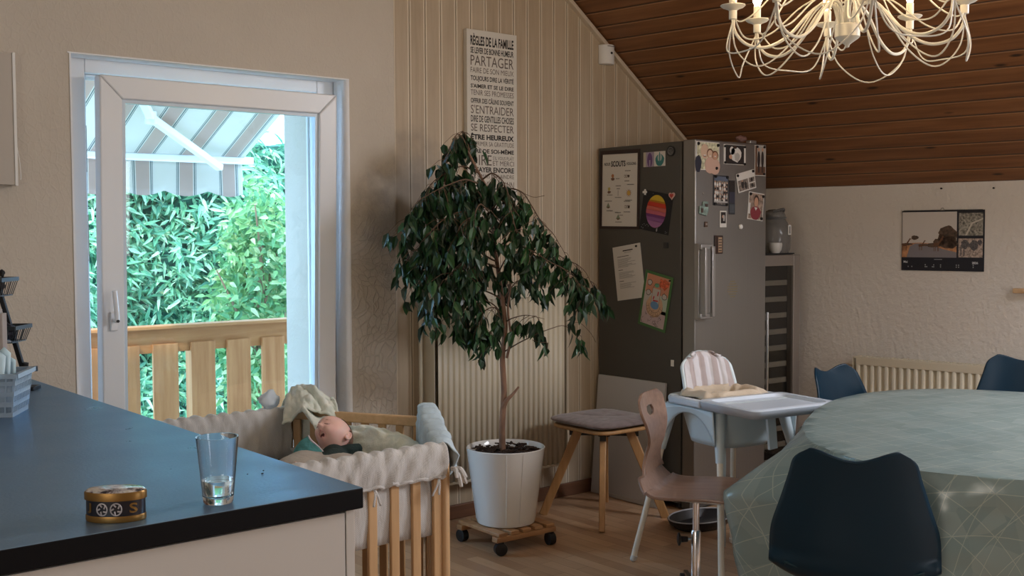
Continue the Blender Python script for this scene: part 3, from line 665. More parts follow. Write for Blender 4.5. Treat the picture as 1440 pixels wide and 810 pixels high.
for v in vx:
    b = MB(); b.lathe([(0, 0), (0.014, 0), (0.014, HZ-0.05), (0.012, HZ-0.045), (0, HZ-0.045)], 12, c=v*0.995); b.build('corner_post', M['beech'], PT)
    b = MB(); b.lathe([(0, 0.30), (0.005, 0.30), (0.005, 0.31), (0, 0.31)], 8, c=v*0.97); b.build('bolt', M['chrome'], PT)
# raised base with mattress
b = MB(); b.prism([(v.x*.955, v.y*.955) for v in vx], 0.475, 0.49); b.build('base_board', mat('pale_board', (0.6, 0.5, 0.38), 0.6), PT)
b = MB(); b.prism([(v.x*.93, v.y*.93) for v in vx], 0.492, 0.545); b.build('mattress', M['seer'], PT, bevel=0.02, seg=3)
# fabric liner and padded rims
def liner(u, v):
    a = u*6; i = int(a) % 6; t_ = a-int(a); p, q = side(i); c = p.lerp(q, t_)
    n_ = Vector((0, 0, 1)).cross((q-p).normalized())
    topz = HZ-0.03 if i != 1 else 0.60
    z = 0.478+(topz-0.478)*v; w_ = 0.012*noise.noise(Vector((a*5, z*4, 0)))+0.006*noise.noise(Vector((a*16, z*9, 3)))
    return c*0.955+n_*(0.012*sin(v*pi)+w_)+Vector((0, 0, z-(0.012*abs(noise.noise(Vector((a*4, 1, 1)))) if v == 0 else 0)))
MB().grid(liner, 180, 10, True).build('fabric_liner', M['seer'], PT, solid=0.006)
def bumper(i, drop=0.075, rise=0.012, sd=0, m=None, hump=0.0, t0=0.0, t1=1.0, thick=0.020, wr=1.0):
    p, q = side(i); n_ = Vector((0, 0, 1)).cross((q-p).normalized()); L = (q-p).length
    prof = [(-thick, -0.18), (-thick*1.1, -0.06), (-thick*1.05, rise*.3), (-thick*.5, rise), (thick*.5, rise), (thick*1.05, rise*.2), (thick*1.15, -drop*.45), (thick*.9, -drop), (thick*.55, -drop-0.003)]
    def fn(u, v):
        o_, z = cr1([Vector((a, b_, 0)) for a, b_ in prof], v)[:2]
        t_ = t0+(t1-t0)*u; c = p.lerp(q, t_)
        k = 0.75 if z > -0.03 else 1.0
        a_ = t_*L
        wv = wr*k*(0.0045*sin(a_*120+z*60+sd+2.5*noise.noise(Vector((a_*6, z*10, sd))))+0.0085*noise.noise(Vector((a_*28, z*12, sd)))+0.004*noise.noise(Vector((a_*9, z*7, sd+4))))
        hz = hump*math.exp(-((t_-0.12)/0.25)**2)
        return c*0.985+n_*((o_+wv*(1 if o_ > 0 else -1)))+Vector((0, 0, HZ-0.005+z+wv*0.8+hz*(1 if z > -0.05 else 0)))
    o = MB().grid(fn, 110, 22).build('padded_rim', m or M['seer'], PT, solid=0.004, smooth=80)
    # gathered hem cord
    o2 = MB().tube([fn(u/60, 0.965)+n_*0.002 for u in range(61)], [0.0055+0.0025*abs(sin(u*1.9)) for u in range(61)], 7).build('rim_hem', m or M['seer'], PT)
    return o
bumper(0, sd=1); bumper(3, sd=2, drop=0.078, rise=0.018)
M['blue_lit_pad'] = mat('blue_lit_seersucker', (0.50, 0.62, 0.70), 0.9, bump=0.7, bscale=30, stretch=(1, 1, .3), var=0.12, vscale=14)  # rim fabric with blue light from the door put into its colour
bumper(2, sd=3, hump=0.03, m=M['blue_lit_pad'], thick=0.028, rise=0.022, wr=1.8); bumper(4, sd=4); bumper(5, sd=5)
# ribbon ties at the near corner
b = MB(); D_ = vx[3]*1.02
for k in range(7):
    a = -1.0+k*0.42; s_ = D_+Vector((0, -0.012, HZ-0.062-0.004*(k % 2)))
    e = s_+Vector((0.055*cos(a-.8), 0.03*sin(a)-0.02, -0.022-0.028*abs(sin(k*1.7))))
    b.tube(spline([s_, s_.lerp(e, .5)+Vector((0, -0.008, 0.014)), e], 4), [0.004]*4+[0.0065]*4+[0.005], 6)
b.build('fabric_tie', M['seer'], PT)
for k, (fx, lean) in enumerate(((0.48, .01), (0.10, -.01))):
    s_ = vx[3].lerp(vx[4], fx)*1.035+Vector((0, -0.012, HZ-0.086)); b = MB()
    for j in (-1, 1): b.grid(lambda u, v: s_+Vector((0.008*(u-.5)+j*0.012*v+lean*v, -0.004-0.003*sin(v*5), -0.05*v)), 3, 6)
    b.build('fabric_tie', M['seer'], PT, solid=0.001)

# muslin duvet banked up behind the baby
o0 = HC
def P3(x, y, z): return Vector((x, y, z))
rows = [
 [P3(1.93, 3.79, .66), P3(1.985, 3.765, .775), P3(1.99, 3.70, .795), P3(1.97, 3.60, .765), P3(1.95, 3.50, .72), P3(1.93, 3.40, .68)],
 [P3(2.02, 3.77, .62), P3(2.03, 3.74, .745), P3(2.035, 3.66, .76), P3(2.02, 3.56, .73), P3(1.99, 3.45, .70), P3(1.97, 3.34, .69)],
 [P3(2.08, 3.60, .56), P3(2.09, 3.58, .66), P3(2.08, 3.50, .70), P3(2.06, 3.40, .715), P3(2.04, 3.29, .715), P3(1.98, 3.20, .66)],
 [P3(2.15, 3.46, .55), P3(2.15, 3.43, .65), P3(2.13, 3.34, .69), P3(2.10, 3.24, .705), P3(2.05, 3.12, .69), P3(1.97, 3.05, .60)],
 [P3(2.21, 3.30, .55), P3(2.20, 3.27, .64), P3(2.17, 3.18, .68), P3(2.12, 3.08, .69), P3(2.04, 2.97, .66), P3(1.97, 2.93, .56)]]
def duv(u, v):
    p = patch(rows, v, u); k = 0.022*noise.noise(p*9)+0.016*noise.noise(p*20)+0.006*noise.noise(p*48)+0.008*sin((u*3+v*9)+2*noise.noise(p*5)); return p+Vector((-.4, -.4, 1))*k
o = MB().grid(duv, 60, 60).build('muslin_blanket', M['muslin'], solid=0.014, off=-1.0, smooth=80)
tag(o, 'pale green-white muslin blanket banked up behind the sleeping baby', 'blanket')
o = MB().grid(lambda u, v: patch([[P3(1.885, 3.69, .70), P3(1.925, 3.735, .79), P3(1.955, 3.785, .73)], [P3(1.97, 3.62, .76), P3(1.975, 3.70, .835), P3(2.00, 3.79, .74)], [P3(2.06, 3.56, .70), P3(2.06, 3.62, .79), P3(2.09, 3.68, .70)]], u, v)+Vector((.035, -.02, 0))+Vector((-.3, -.3, 1))*(0.022*noise.noise(Vector((u*5, v*5, 2)))+0.009*noise.noise(Vector((u*14, v*14, 4)))+0.008*sin(v*16+u*9+3*noise.noise(Vector((u*3, v*3, 0))))), 48, 48).build('muslin_cloth', M['muslin'], solid=0.01, smooth=80)
tag(o, 'rumpled muslin cloth draped over the far left corner of the playpen', 'cloth')
crumple('white_cloth', (1.905, 3.745, 0.785), 0.036, (0.75, 0.80, 0.84), 12, (1.1, .6, .9), 'small crumpled white cloth on the playpen rim before the door', 'cloth', tr=0.3)

# ------------------------------------------------------------------ baby
Rv, Uv, Tv = Vector((0.773, -0.635, 0)), Vector((0, 0, 1)), Vector((-0.635, -0.773, 0.05)).normalized()
def iv(a, b_, c): return (Rv*a+Uv*b_+Tv*c)
Fv = iv(-.50, .72, .48).normalized(); Hu = iv(.18, .50, -.82); Hu = (Hu-Fv*Hu.dot(Fv)).normalized(); Yl = -Fv; Xl = Yl.cross(Hu)
HP = Vector((1.905, 3.275, 0.716))
HM = Matrix(((Xl.x, Yl.x, Hu.x, HP.x), (Xl.y, Yl.y, Hu.y, HP.y), (Xl.z, Yl.z, Hu.z, HP.z), (0, 0, 0, 1)))
def skin():
    g = NT('baby_skin'); p = g.tc.outputs['Object']
    c = g.ramp(g.noise(18, p, 3), [(0.3, (0.74, 0.44, 0.38)), (0.7, (0.84, 0.56, 0.48))])
    return g.out(c, 0.5, Subsurface_Weight=0.25, Subsurface_Scale=0.01)
M['skin'] = skin()
baby = thing('baby', 'sleeping baby with open mouth in dark top lying in the playpen', 'person', (0, 0, 0))
baby.matrix_world = HM
b = MB()
# skull and face, local: face -Y, crown +Z, ears +-X ; sizes in metres
hs = MB(); hs.sphere((0, 0, 0), 1, 72, 54)
def head(v):
    x, y, z = v; th = z
    X_ = 0.057*x; Y_ = 0.072*y; Z_ = 0.062*z
    if y > 0: Y_ *= 1.02
    if z < 0:                                    # jaw narrows, chin comes forward
        X_ *= 1-0.22*(-z)**1.5; Y_ = Y_*(1-0.10*(-z)) if y > 0 else Y_*(1-0.13*(-z)**2)
    def bump(cx, cz, rx, rz, h):
        if y > 0.1: return 0
        return h*math.exp(-((X_-cx)/rx)**2-((Z_-cz)/rz)**2)
    d_ = 0
    d_ += bump(0, 0.030, 0.035, 0.022, 0.004)       # forehead
    for s_ in (-1, 1):
        d_ += bump(s_*0.021, -0.004, 0.012, 0.008, -0.0065)    # sockets
        d_ += bump(s_*0.020, -0.003, 0.0085, 0.0055, 0.0052)   # closed lids
        d_ += bump(s_*0.027, -0.029, 0.017, 0.016, 0.008)      # cheeks
        d_ += bump(s_*0.0065, -0.0195, 0.0042, 0.0035, 0.0040) # nostril wings
    d_ += bump(0, -0.009, 0.005, 0.011, 0.0050) + bump(0, -0.0175, 0.0065, 0.0056, 0.0105)   # nose
    d_ += bump(0, -0.038, 0.013, 0.011, 0.0055)     # mouth mound
    d_ += bump(0, -0.0380, 0.0100, 0.0072, -0.0190)  # open mouth
    d_ += bump(0, -0.0285, 0.011, 0.0026, 0.0022) + bump(0, -0.0485, 0.010, 0.0030, 0.0035)  # lips
    d_ += bump(0, -0.057, 0.011, 0.008, 0.006)      # chin
    return Vector((X_, Y_-d_*1.25, Z_))
hs.v = [head(v) for v in hs.v]; b.add(hs.v, hs.f)
for s_ in (-1, 1):                                # ears, part of the same surface
    rotm = Matrix.Rotation(rad(-12), 3, 'X') @ Matrix.Rotation(s_*rad(-22), 3, 'Z')
    pts = [rotm @ Vector((0, 0.0115*cos(a)*0.75, 0.0165*sin(a)))+Vector((s_*0.0575, 0.010, -0.012)) for a in [k*2*pi/18 for k in range(18)]]
    b.tube(pts, 0.0036, 8, closed=True); b.sphere((s_*0.0545, 0.010, -0.012), 0.012, 12, 8, (0.35, 0.75, 1.2)); b.sphere((s_*0.0565, 0.006, -0.027), 0.0052, 10, 6); b.sphere((s_*0.0575, 0.0035, -0.011), 0.0035, 8, 6)
# neck, trunk and limbs grow from the head; world targets turned into head space
HI = HM.inverted()
def W(x, y, z): return HI @ Vector((x, y, z))
def cw(dx, dy, dt): return HI @ (HP+Rv*dx*0.00240-Uv*dy*0.00240+Tv*dt)
neck = [Vector((0, 0.012, -0.03)), Vector((0, 0.012, -0.06)), W(1.87, 3.215, 0.655)]
b.tube(neck, [0.032, 0.030, 0.036], 16)
b.tube([W(1.875, 3.225, .655), W(1.84, 3.17, .635), W(1.79, 3.10, .62), W(1.745, 3.04, .61), W(1.71, 2.99, .605)], [0.035, 0.058, 0.062, 0.066, 0.055], 20)
for s_, sh_, el, ha in ((1, W(1.92, 3.15, .635), W(1.93, 3.07, .625), W(1.87, 3.03, .66)), (-1, W(1.775, 3.235, .635), W(1.70, 3.20, .62), W(1.70, 3.13, .66))):
    b.tube([W(1.845, 3.18, .64), sh_, el, ha], [0.03, 0.024, 0.019, 0.013], 12)
    pd = (ha-el).normalized(); b.sphere(ha+pd*0.014, 0.014, 12, 8)
    sd_ = pd.cross(Vector((0, 1, 0))).normalized(); cu = sd_.cross(pd)
    for k, fl in enumerate((0.020, 0.024, 0.026, 0.024)):
        o_ = ha+pd*0.022+sd_*(-0.010+0.0065*k); b.tube([o_, o_+pd*fl*.5, o_+pd*fl*.7+cu*fl*.4], [0.0042, 0.004, 0.0034], 8)
    o_ = ha+pd*0.008-sd_*0.012; b.tube([o_, o_-sd_*0.010+pd*0.008, o_-sd_*0.011+pd*0.018], [0.0048, 0.0044, 0.0036], 8)
for s_, kn_, an in ((1, W(1.79, 2.93, .67), W(1.72, 2.87, .60)), (-1, W(1.64, 3.05, .67), W(1.57, 2.99, .60))):
    b.tube([W(1.72, 3.0, .605), kn_, an], [0.042, 0.030, 0.020], 12); b.tube([an, an+(an-kn_).normalized()*0.004+HI.to_3x3() @ Vector((-.03, -.03, .02))], [0.018, 0.013], 10)
body = b.build('body', M['skin'], baby, remesh=0.0017, smooth=60)
q = body.modifiers.new('smooth', 'SMOOTH'); q.factor = 0.5; q.iterations = 1
# hair: thin cap over the back of the head
hb = MB(); hs2 = MB(); hs2.sphere((0, 0, 0), 1, 60, 40)
keep = lambda v: (v[2] > 0.60 and v[1] > -0.25) or (v[2] > 0.0 and v[1] > 0.10) or (v[1] > 0.30 and v[2] > -0.5)
idx = {}; fs = []
for f_ in hs2.f:
    if all(keep(hs2.v[i]) for i in f_): fs.append(f_)
hb.add([head(v)*1.035+Vector((0, 0, 0)) for v in hs2.v], fs)
hb.build('hair', mat('fine_brown_hair', (0.16, 0.085, 0.055), 0.8, bump=0.5, bscale=160, var=0.4, vscale=80), baby, fix=False, smooth=60)
lash = mat('eyelash', (0.12, 0.05, 0.04), 0.7)
def face_y(x, z):
    best = None
    for v in hs.v:
        if v.y < 0:
            d_ = (v.x-x)**2+(v.z-z)**2
            if best is None or d_ < best[0]: best = (d_, v.y)
    return best[1]
for s_ in (-1, 1):
    b = MB(); pts = [Vector((s_*0.0205+dx, face_y(s_*0.0205+dx, -0.0065-0.0022*(1-(dx/0.009)**2))-0.0004, -0.0065-0.0022*(1-(dx/0.009)**2))) for dx in (-.009, -.006, -.003, 0, .003, .006, .009)]
    b.tube(pts, [.0004, .0010, .0013, .0013, .0013, .0010, .0004], 6); b.build('eyelashes', lash, baby)
    b = MB(); pts = [Vector((s_*0.0215+dx, face_y(s_*0.0215+dx, 0.0075+0.002*(1-(dx/0.010)**2))-0.0002, 0.0075+0.002*(1-(dx/0.010)**2))) for dx in (-.010, -.005, 0, .005, .010)]
    b.tube(pts, [.0002, .0009, .001, .0009, .0002], 6); b.build('eyebrow', mat('eyebrow', (0.42, 0.22, 0.17), 0.8), baby)
b = MB(); b.tube([Vector((0.0112*cos(a), face_y(0.0112*cos(a), -0.0380+0.0086*sin(a))-0.0010, -0.0380+0.0086*sin(a))) for a in [k*2*pi/20 for k in range(20)]], 0.0023, 8, closed=True)
b.build('lips', mat('lips', (0.66, 0.33, 0.30), 0.4), baby)
b = MB(); b.sphere((0, face_y(0.0105, -0.038)+0.0045, -0.0380), 0.0100, 18, 12, (1.05, 0.45, 0.82)); b.build('mouth_inside', mat('mouth_dark', (0.10, 0.015, 0.018), 0.5), baby)
# clothes
b = MB(); b.tube([Vector((0, 0.014, -0.066)), W(1.865, 3.20, .648), W(1.84, 3.17, .637), W(1.79, 3.10, .622), W(1.745, 3.04, .612)], [0.038, 0.050, 0.063, 0.067, 0.070], 22)
b.tube([W(1.845, 3.18, .64), W(1.925, 3.155, .64), W(1.94, 3.07, .63), W(1.89, 3.04, .652)], [0.034, 0.034, 0.028, 0.020], 14)
b.tube([W(1.845, 3.18, .64), W(1.77, 3.24, .64), W(1.70, 3.205, .625), W(1.70, 3.15, .652)], [0.034, 0.030, 0.024, 0.018], 14)
b.tube([cw(-8, 24, .055), cw(8, 21, .062), cw(24, 18, .045), cw(37, 17, .015)], [0.020, 0.022, 0.022, 0.018], 14)
b.build('dark_top', mat('dark_green_knit', (0.015, 0.032, 0.03), 0.9, bump=0.4, bscale=120), baby, remesh=0.004)
brow = [[cw(-31, -4, .066), cw(-24, 3, .085), cw(-14, 12, .093), cw(-2, 22, .092), cw(10, 25, .075)],
        [cw(-40, 2, .080), cw(-32, 10, .105), cw(-22, 18, .118), cw(-10, 27, .118), cw(4, 32, .10)],
        [cw(-47, 12, .095), cw(-40, 17, .125), cw(-30, 25, .140), cw(-17, 34, .14), cw(-2, 40, .125)],
        [cw(-50, 22, .105), cw(-44, 27, .14), cw(-34, 35, .16), cw(-22, 44, .16), cw(-8, 50, .15)]]
def bibf(u, v): return patch(brow, u, v)+HI.to_3x3() @ (Tv*(0.006*sin(u*11+v*3)+0.004*noise.noise(Vector((u*5, v*5, 1)))))
MB().grid(bibf, 26, 20).build('bib', mat('teal_bib', (0.08, 0.27, 0.27), 0.85, bump=0.4, bscale=60, var=0.3, vscale=25), baby, solid=0.004, smooth=80)
b = MB(); b.tube([bibf(u/30, 0.0) for u in range(31)], 0.0036, 6); b.build('bib_hem', mat('pale_hem', (0.62, 0.55, 0.58), 0.8), baby)
def sack(u, v):
    rows2 = [[P3(1.60, 3.30, .56), P3(1.64, 3.27, .62), P3(1.71, 3.245, .675), P3(1.80, 3.19, .69), P3(1.885, 3.12, .675), P3(1.97, 3.06, .62), P3(1.99, 3.04, .56)],
             [P3(1.53, 3.20, .555), P3(1.57, 3.16, .63), P3(1.64, 3.12, .68), P3(1.74, 3.06, .695), P3(1.82, 3.0, .68), P3(1.89, 2.95, .62), P3(1.91, 2.92, .555)],
             [P3(1.45, 3.05, .55), P3(1.49, 3.02, .60), P3(1.57, 2.97, .66), P3(1.66, 2.92, .68), P3(1.74, 2.88, .65), P3(1.79, 2.84, .60), P3(1.81, 2.82, .55)]]
    p = patch(rows2, u, v); return HI @ (p+Vector((0, 0, 0.010*noise.noise(p*14)+0.006*sin(u*20+3*v))))
MB().grid(sack, 40, 30).build('sleeping_bag', mat('beige_quilt', (0.46, 0.40, 0.34), 0.9, bump=0.4, bscale=40), baby, solid=0.006, smooth=80)

# ------------------------------------------------------------------ ficus in its pot on a dolly
PX, PY = 3.13, 3.86
t = thing('plant_dolly', 'slatted wooden plant dolly on black castors under the white pot', 'plant dolly', (PX, PY, 0), rad(-2))
for k in range(5): MB().b2((-0.155+k*0.0665, -0.155, 0.082), (-0.155+k*0.0665+0.046, 0.155, 0.098)).build('slat', M['acacia'], t, bevel=0.003)
for y_ in (-0.155, 0.115): MB().b2((-0.165, y_, 0.058), (0.167, y_+0.04, 0.0815)).build('cross_bar', M['acacia'], t, bevel=0.003)
for sx_, sy_ in ((-1, -1), (1, -1), (1, 1), (-1, 1)):
    b = MB(); c = Vector((sx_*0.140, sy_*0.145, 0.0285)); a = Vector((cos(0.9*sx_+sy_), sin(0.9*sx_+sy_), 0))
    b.tube([c-a*0.016, c-a*0.015, c+a*0.015, c+a*0.016], [0.024, 0.028, 0.028, 0.024], 20); b.tube([c+Vector((0, 0, .02)), c+Vector((0, 0, .0295))], 0.016, 12); b.build('castor', M['black_plastic'], t)
def potmat():
    return mat('white_glazed_pot', (0.86, 0.86, 0.83), 0.16, coat=0.4)
t = thing('plant_pot', 'large white round pot with fine vertical ribs standing on the wooden dolly', 'plant pot', (PX, PY, 0.0985))
prof = [(0, 0), (0.122, 0), (0.130, 0.004), (0.134, 0.02), (0.176, 0.335), (0.178, 0.341), (0.174, 0.344), (0.170, 0.340), (0.163, 0.29), (0.13, 0.02), (0, 0.02)]
b = MB(); b.lathe(prof, 64); b.build('pot_body', potmat(), t, smooth=40)
for a in (rad(-128), rad(-103), rad(-8), rad(17), rad(112), rad(137)):
    b = MB(); b.tube([((0.1325+0.0014)*cos(a), (0.1339)*sin(a), 0.015), (0.176*cos(a), 0.176*sin(a), 0.334)], 0.0022, 6); b.build('rib', potmat(), t)
b = MB(); b.grid(lambda u, v: Vector((0.164*v*cos(2*pi*u), 0.164*v*sin(2*pi*u), 0.308+0.014*noise.noise(Vector((v*6*cos(2*pi*u), v*6*sin(2*pi*u), 0)))+0.010*(1-v))), 48, 14, True)
o = b.build('potting_soil', mat('potting_soil', (0.028, 0.018, 0.013), 0.95, bump=1.0, bscale=50, var=0.5, vscale=60)); o.location = (PX, PY, 0.0985); tag(o, 'dark bark-covered soil filling the white pot', 'soil', kind='stuff')
b = MB(); R = random.Random(3)
for k in range(260):
    a, r_ = R.uniform(0, 6.28), 0.155*sqrt(R.random()); c = Vector((r_*cos(a), r_*sin(a), 0.320+R.uniform(-.004, .016)))
    rt = Matrix.Rotation(R.uniform(0, 6), 3, 'Z') @ Matrix.Rotation(R.uniform(-.9, .9), 3, 'X'); b.box(c, (R.uniform(.012, .03), R.uniform(.006, .012), .004), rt)
o = b.build('bark_chips', mat('bark_chips', (0.045, 0.026, 0.018), 0.9, var=0.5, vscale=30), smooth=0); o.location = (PX, PY, 0.0985); tag(o, 'dark dry bark chips and fallen leaves on top of the soil', 'bark chips', kind='stuff')

# tree: local x to the camera's right, local y away, z up ; k metres per photo pixel at its depth
TR = thing('weeping_fig', 'tall weeping fig tree with drooping dark leaves in the white pot', 'potted tree', (PX, PY, 0.3985), atan2(-0.635, 0.773))
KP = 0.003185
def tp(px, py, dep=0.0): return Vector(((px-704)*KP*(1+dep*0.2), dep, (640-py)*KP*(1+dep*0.2)))
M['trunk'] = mat('fig_bark', (0.27, 0.155, 0.10), 0.85, bump=0.6, bscale=60, var=0.3, vscale=30, stretch=(1, 1, .3))
M['twig'] = mat('fig_twig', (0.13, 0.08, 0.05), 0.8)
b = MB()
trunk = spline([tp(700, 645), tp(699, 600), tp(702, 550, .01), tp(700, 500), tp(704, 455, -.01), tp(699, 410, 0), tp(692, 360, .01), tp(687, 310, .01), tp(684, 275, .0), tp(668, 240, 0), tp(650, 205, 0)], 5)
n_t = len(trunk); b.tube(trunk, [0.0145*(1-0.75*i/n_t)+0.001 for i in range(n_t)], 12)
st2 = spline([tp(706, 500, -.012), tp(712, 470, -.02), tp(708, 430, -.02), tp(712, 390, -.025), tp(706, 340, -.02), tp(700, 300, 0)], 5); b.tube(st2, [0.0065*(1-.5*i/len(st2)) for i in range(len(st2))], 8)
stub = spline([tp(701, 570), tp(706, 560, -.01), tp(714, 552, -.012), tp(723, 541, -.012)], 4); b.tube(stub, [0.013-.0007*i for i in range(len(stub))], 8)
b.build('trunk', M['trunk'], TR)
R = random.Random(11)
br = [ # path in photo pixels with depth, start, leaf density, droop start fraction
 ([(702, 492, 0), (725, 476, -.05), (748, 462, -.08), (770, 454, -.08), (790, 452, -.06), (812, 466, -.05)], 5, .75),
 ([(704, 450, 0), (716, 440, -.05), (735, 434, -.10), (758, 440, -.12)], 16, .55),
 ([(700, 420, 0), (722, 395, .05), (745, 392, .06), (758, 410, .05)], 14, .35),
 ([(692, 350, 0), (708, 330, -.1), (740, 338, -.18), (772, 352, -.2), (800, 375, -.2), (818, 400, -.2)], 74, .25),
 ([(688, 300, 0), (706, 262, -.05), (730, 262, -.12), (750, 290, -.15), (775, 318, -.16), (790, 345, -.18)], 60, .2),
 ([(690, 330, 0), (715, 318, .1), (745, 332, .15), (780, 362, .12), (815, 380, .06), (832, 408, .02)], 54, .35),
 ([(686, 290, 0), (700, 272, -.1), (712, 282, -.2), (724, 318, -.22), (738, 345, -.2)], 50, .15),
 ([(672, 250, 0), (690, 236, -.08), (706, 256, -.14), (716, 280, -.15)], 40, .2),
 ([(655, 212, 0), (645, 190, -.02), (637, 184, -.05), (628, 200, -.08), (622, 222, -.1)], 34, .2),
 ([(655, 212, 0), (650, 190, .04), (645, 186, .05), (655, 205, .02)], 26, .3),
 ([(668, 240, 0), (645, 228, -.05), (618, 236, -.1), (598, 252, -.12), (585, 280, -.14)], 60, .2),
 ([(680, 265, 0), (650, 240, -.14), (612, 250, -.2), (582, 266, -.22), (568, 292, -.2)], 60, .2),
 ([(684, 290, 0), (655, 262, .1), (620, 262, .12), (590, 285, .1), (570, 330, .05)], 60, .2),
 ([(688, 320, 0), (655, 285, -.16), (620, 290, -.22), (590, 318, -.24), (566, 350, -.18)], 78, .2),
 ([(690, 345, 0), (655, 312, .05), (620, 318, .02), (585, 340, -.05), (560, 368, -.05)], 74, .25),
 ([(692, 365, 0), (660, 340, -.1), (625, 338, -.16), (598, 356, -.2), (580, 385, -.2)], 74, .2),
 ([(694, 375, 0), (665, 350, -.2), (640, 352, -.26), (618, 378, -.26)], 62, .15),
 ([(690, 330, 0), (668, 290, -.2), (645, 292, -.28), (630, 325, -.28)], 54, .15),
 ([(688, 305, 0), (672, 270, -.22), (662, 280, -.28), (660, 315, -.26), (662, 345, -.22)], 48, .15),
 ([(686, 290, 0), (668, 268, .12), (650, 275, .15), (640, 310, .12)], 42, .2),
 ([(696, 395, 0), (672, 372, -.12), (650, 372, -.18), (640, 395, -.18)], 34, .2),
 ([(699, 420, 0), (675, 400, -.08), (640, 390, -.12), (610, 404, -.14), (596, 425, -.14)], 34, .45),
 ([(700, 440, 0), (680, 415, -.1), (655, 405, -.14), (640, 420, -.16), (632, 440, -.16)], 30, .4),
 ([(700, 450, 0), (690, 425, -.1), (676, 425, -.14), (668, 445, -.15)], 32, .3),
 ([(702, 470, 0), (692, 450, -.08), (684, 458, -.11), (680, 478, -.12)], 16, .45),
 ([(700, 430, 0), (710, 405, .05), (705, 390, .08), (700, 400, .1)], 16, .3),
 ([(694, 380, 0), (712, 350, -.05), (728, 350, -.08), (735, 372, -.1)], 30, .25),
]
twb = MB(); lb = MB()
def lf(p, sc=1.0):
    d_ = Vector((R.gauss(0, .33), R.gauss(0, .33), -1)); leaf(lb, p, d_, Vector((R.gauss(0, 1), R.gauss(-.6, 1), R.gauss(0.1, .3))), 0.068*R.uniform(.7, 1.2)*sc, 0.029*R.uniform(.8, 1.15)*sc, 0.22, 0.12)
for pts, n_, s0 in br:
    P = spline([tp(*p) for p in pts], 6); L = len(P); r0 = 0.0042 if n_ > 30 else 0.0034
    P = [p+Vector((1, 1, 1))*0.008*noise.noise(p*12) for p in P]
    twb.tube(P, [max(0.0012, r0*(1-.8*i/L)) for i in range(L)], 6)
    k = 0; n_ = int(n_*(1.75 if pts[-1][0] > 690 else 2.2))
    while k < n_:
        i = int(L*(s0+(1-s0)*R.random())); i = min(i, L-1); a = P[i]
        # hanging twiglet with its own leaves
        tl = R.uniform(.03, .12); side_ = Vector((R.gauss(0, .6), R.gauss(0, .6), -R.uniform(0.2, 1.2))).normalized()
        m_ = a+side_*tl*.5+Vector((0, 0, .006)); e = a+side_*tl+Vector((0, 0, -.012)); twb.tube([a, m_, e], [.0013, .0011, .0008], 4)
        for j in range(R.randint(3, 5)): lf(a.lerp(e, R.uniform(.15, 1)) if R.random() < .6 else e); k += 1
# the dense left-hand tip
for k in range(14): lf(tp(556+R.uniform(0, 22), 366+R.uniform(-8, 8), -.04)+Vector((0, 0, .02)))
twb.tube(spline([tp(690, 370), tp(620, 352, -.04), tp(565, 364, -.04)], 6), .0025, 5)
twb.tube(spline([tp(790, 452, -.06), tp(808, 448, -.05), tp(824, 462, -.05), tp(832, 476, -.05)], 5), .0011, 4)
twb.tube(spline([tp(730, 262, -.1), tp(745, 268, -.1), tp(760, 266, -.1)], 5), .0011, 4)
for px_, py_ in ((765, 482), (760, 484), (757, 489), (764, 490), (797, 451), (811, 463), (800, 455)): lf(tp(px_, py_-8, -.08), .9)
twb.tube(spline([tp(742, 470, -.08), tp(755, 474, -.08), tp(763, 474, -.08), tp(762, 482, -.08)], 4), .0014, 4)
twb.build('branches', M['twig'], TR, smooth=60, fix=False)
M['figleaf'] = leaf_mat('fig_leaves', (0.010, 0.026, 0.012), (0.020, 0.060, 0.022), 0.35, 0.10, (0.035, 0.11, 0.03))
o = lb.build('leaves', M['figleaf'], TR, smooth=0, fix=False)

# ------------------------------------------------------------------ family rules sign on the panelled wall
t = thing('wall_sign', 'tall cream sign with French family rules lettering on the panelled wall', 'sign', (3.280, YW-0.001, 1.440))
M['sign'] = mat('cream_board', (0.66, 0.62, 0.54), 0.6); M['ink'] = mat('dark_ink', (0.03, 0.025, 0.022), 0.7); M['ink2'] = mat('brown_ink', (0.13, 0.10, 0.08), 0.7)
SW, SH = 0.315, 0.955
MB().b2((0, -0.028, 0), (SW, 0, SH)).build('board', M['sign'], t, bevel=0.002)
lines = [('RÈGLES DE LA FAMILLE', .058, 1.4, 1), ('SE LEVER DE BONNE HUMEUR', .030, 1, 1), ('PARTAGER', .050, 0, 0), ('FAIRE DE SON MIEUX', .026, 0, 0), ('TOUJOURS DIRE LA VÉRITÉ', .036, 1, 1),
 ("S'AIMER ET SE LE DIRE", .020, 1.2, 1), ('TENIR SES PROMESSES', .026, 0, 0), ('OFFRIR DES CÂLINS SOUVENT', .030, 1, 1), ("S'ENTRAIDER", .042, 0, 0), ('DIRE DE GENTILLES CHOSES', .032, .8, 1),
 ('SE RESPECTER', .036, .2, 0), ('ÊTRE HEUREUX', .032, 2, 1), ('EXPRIMER SA GRATITUDE', .022, 0, 0), ('RIRE DE SOI-MÊME', .026, 1.4, 1), ('DIRE', .050, 0, 0), ('ESSAYER ENCORE', .026, 1.4, 1),
 ('NE JAMAIS SE PLAINDRE', .026, 0, 0), ('SE TENIR LA MAIN', .040, 0, 0), ('SAVOURER CHAQUE INSTANT', .028, .8, 1), ('CHANTER ET DANSER', .034, .2, 0), ("DIRE JE T'AIME", .030, 1.3, 1), ('BONNE JOURNÉE', .034, 2, 1)]
tot = sum(l[1] for l in lines); gap = (SH-0.036-tot)/(len(lines)-1); z = SH-0.018
mb = MB()
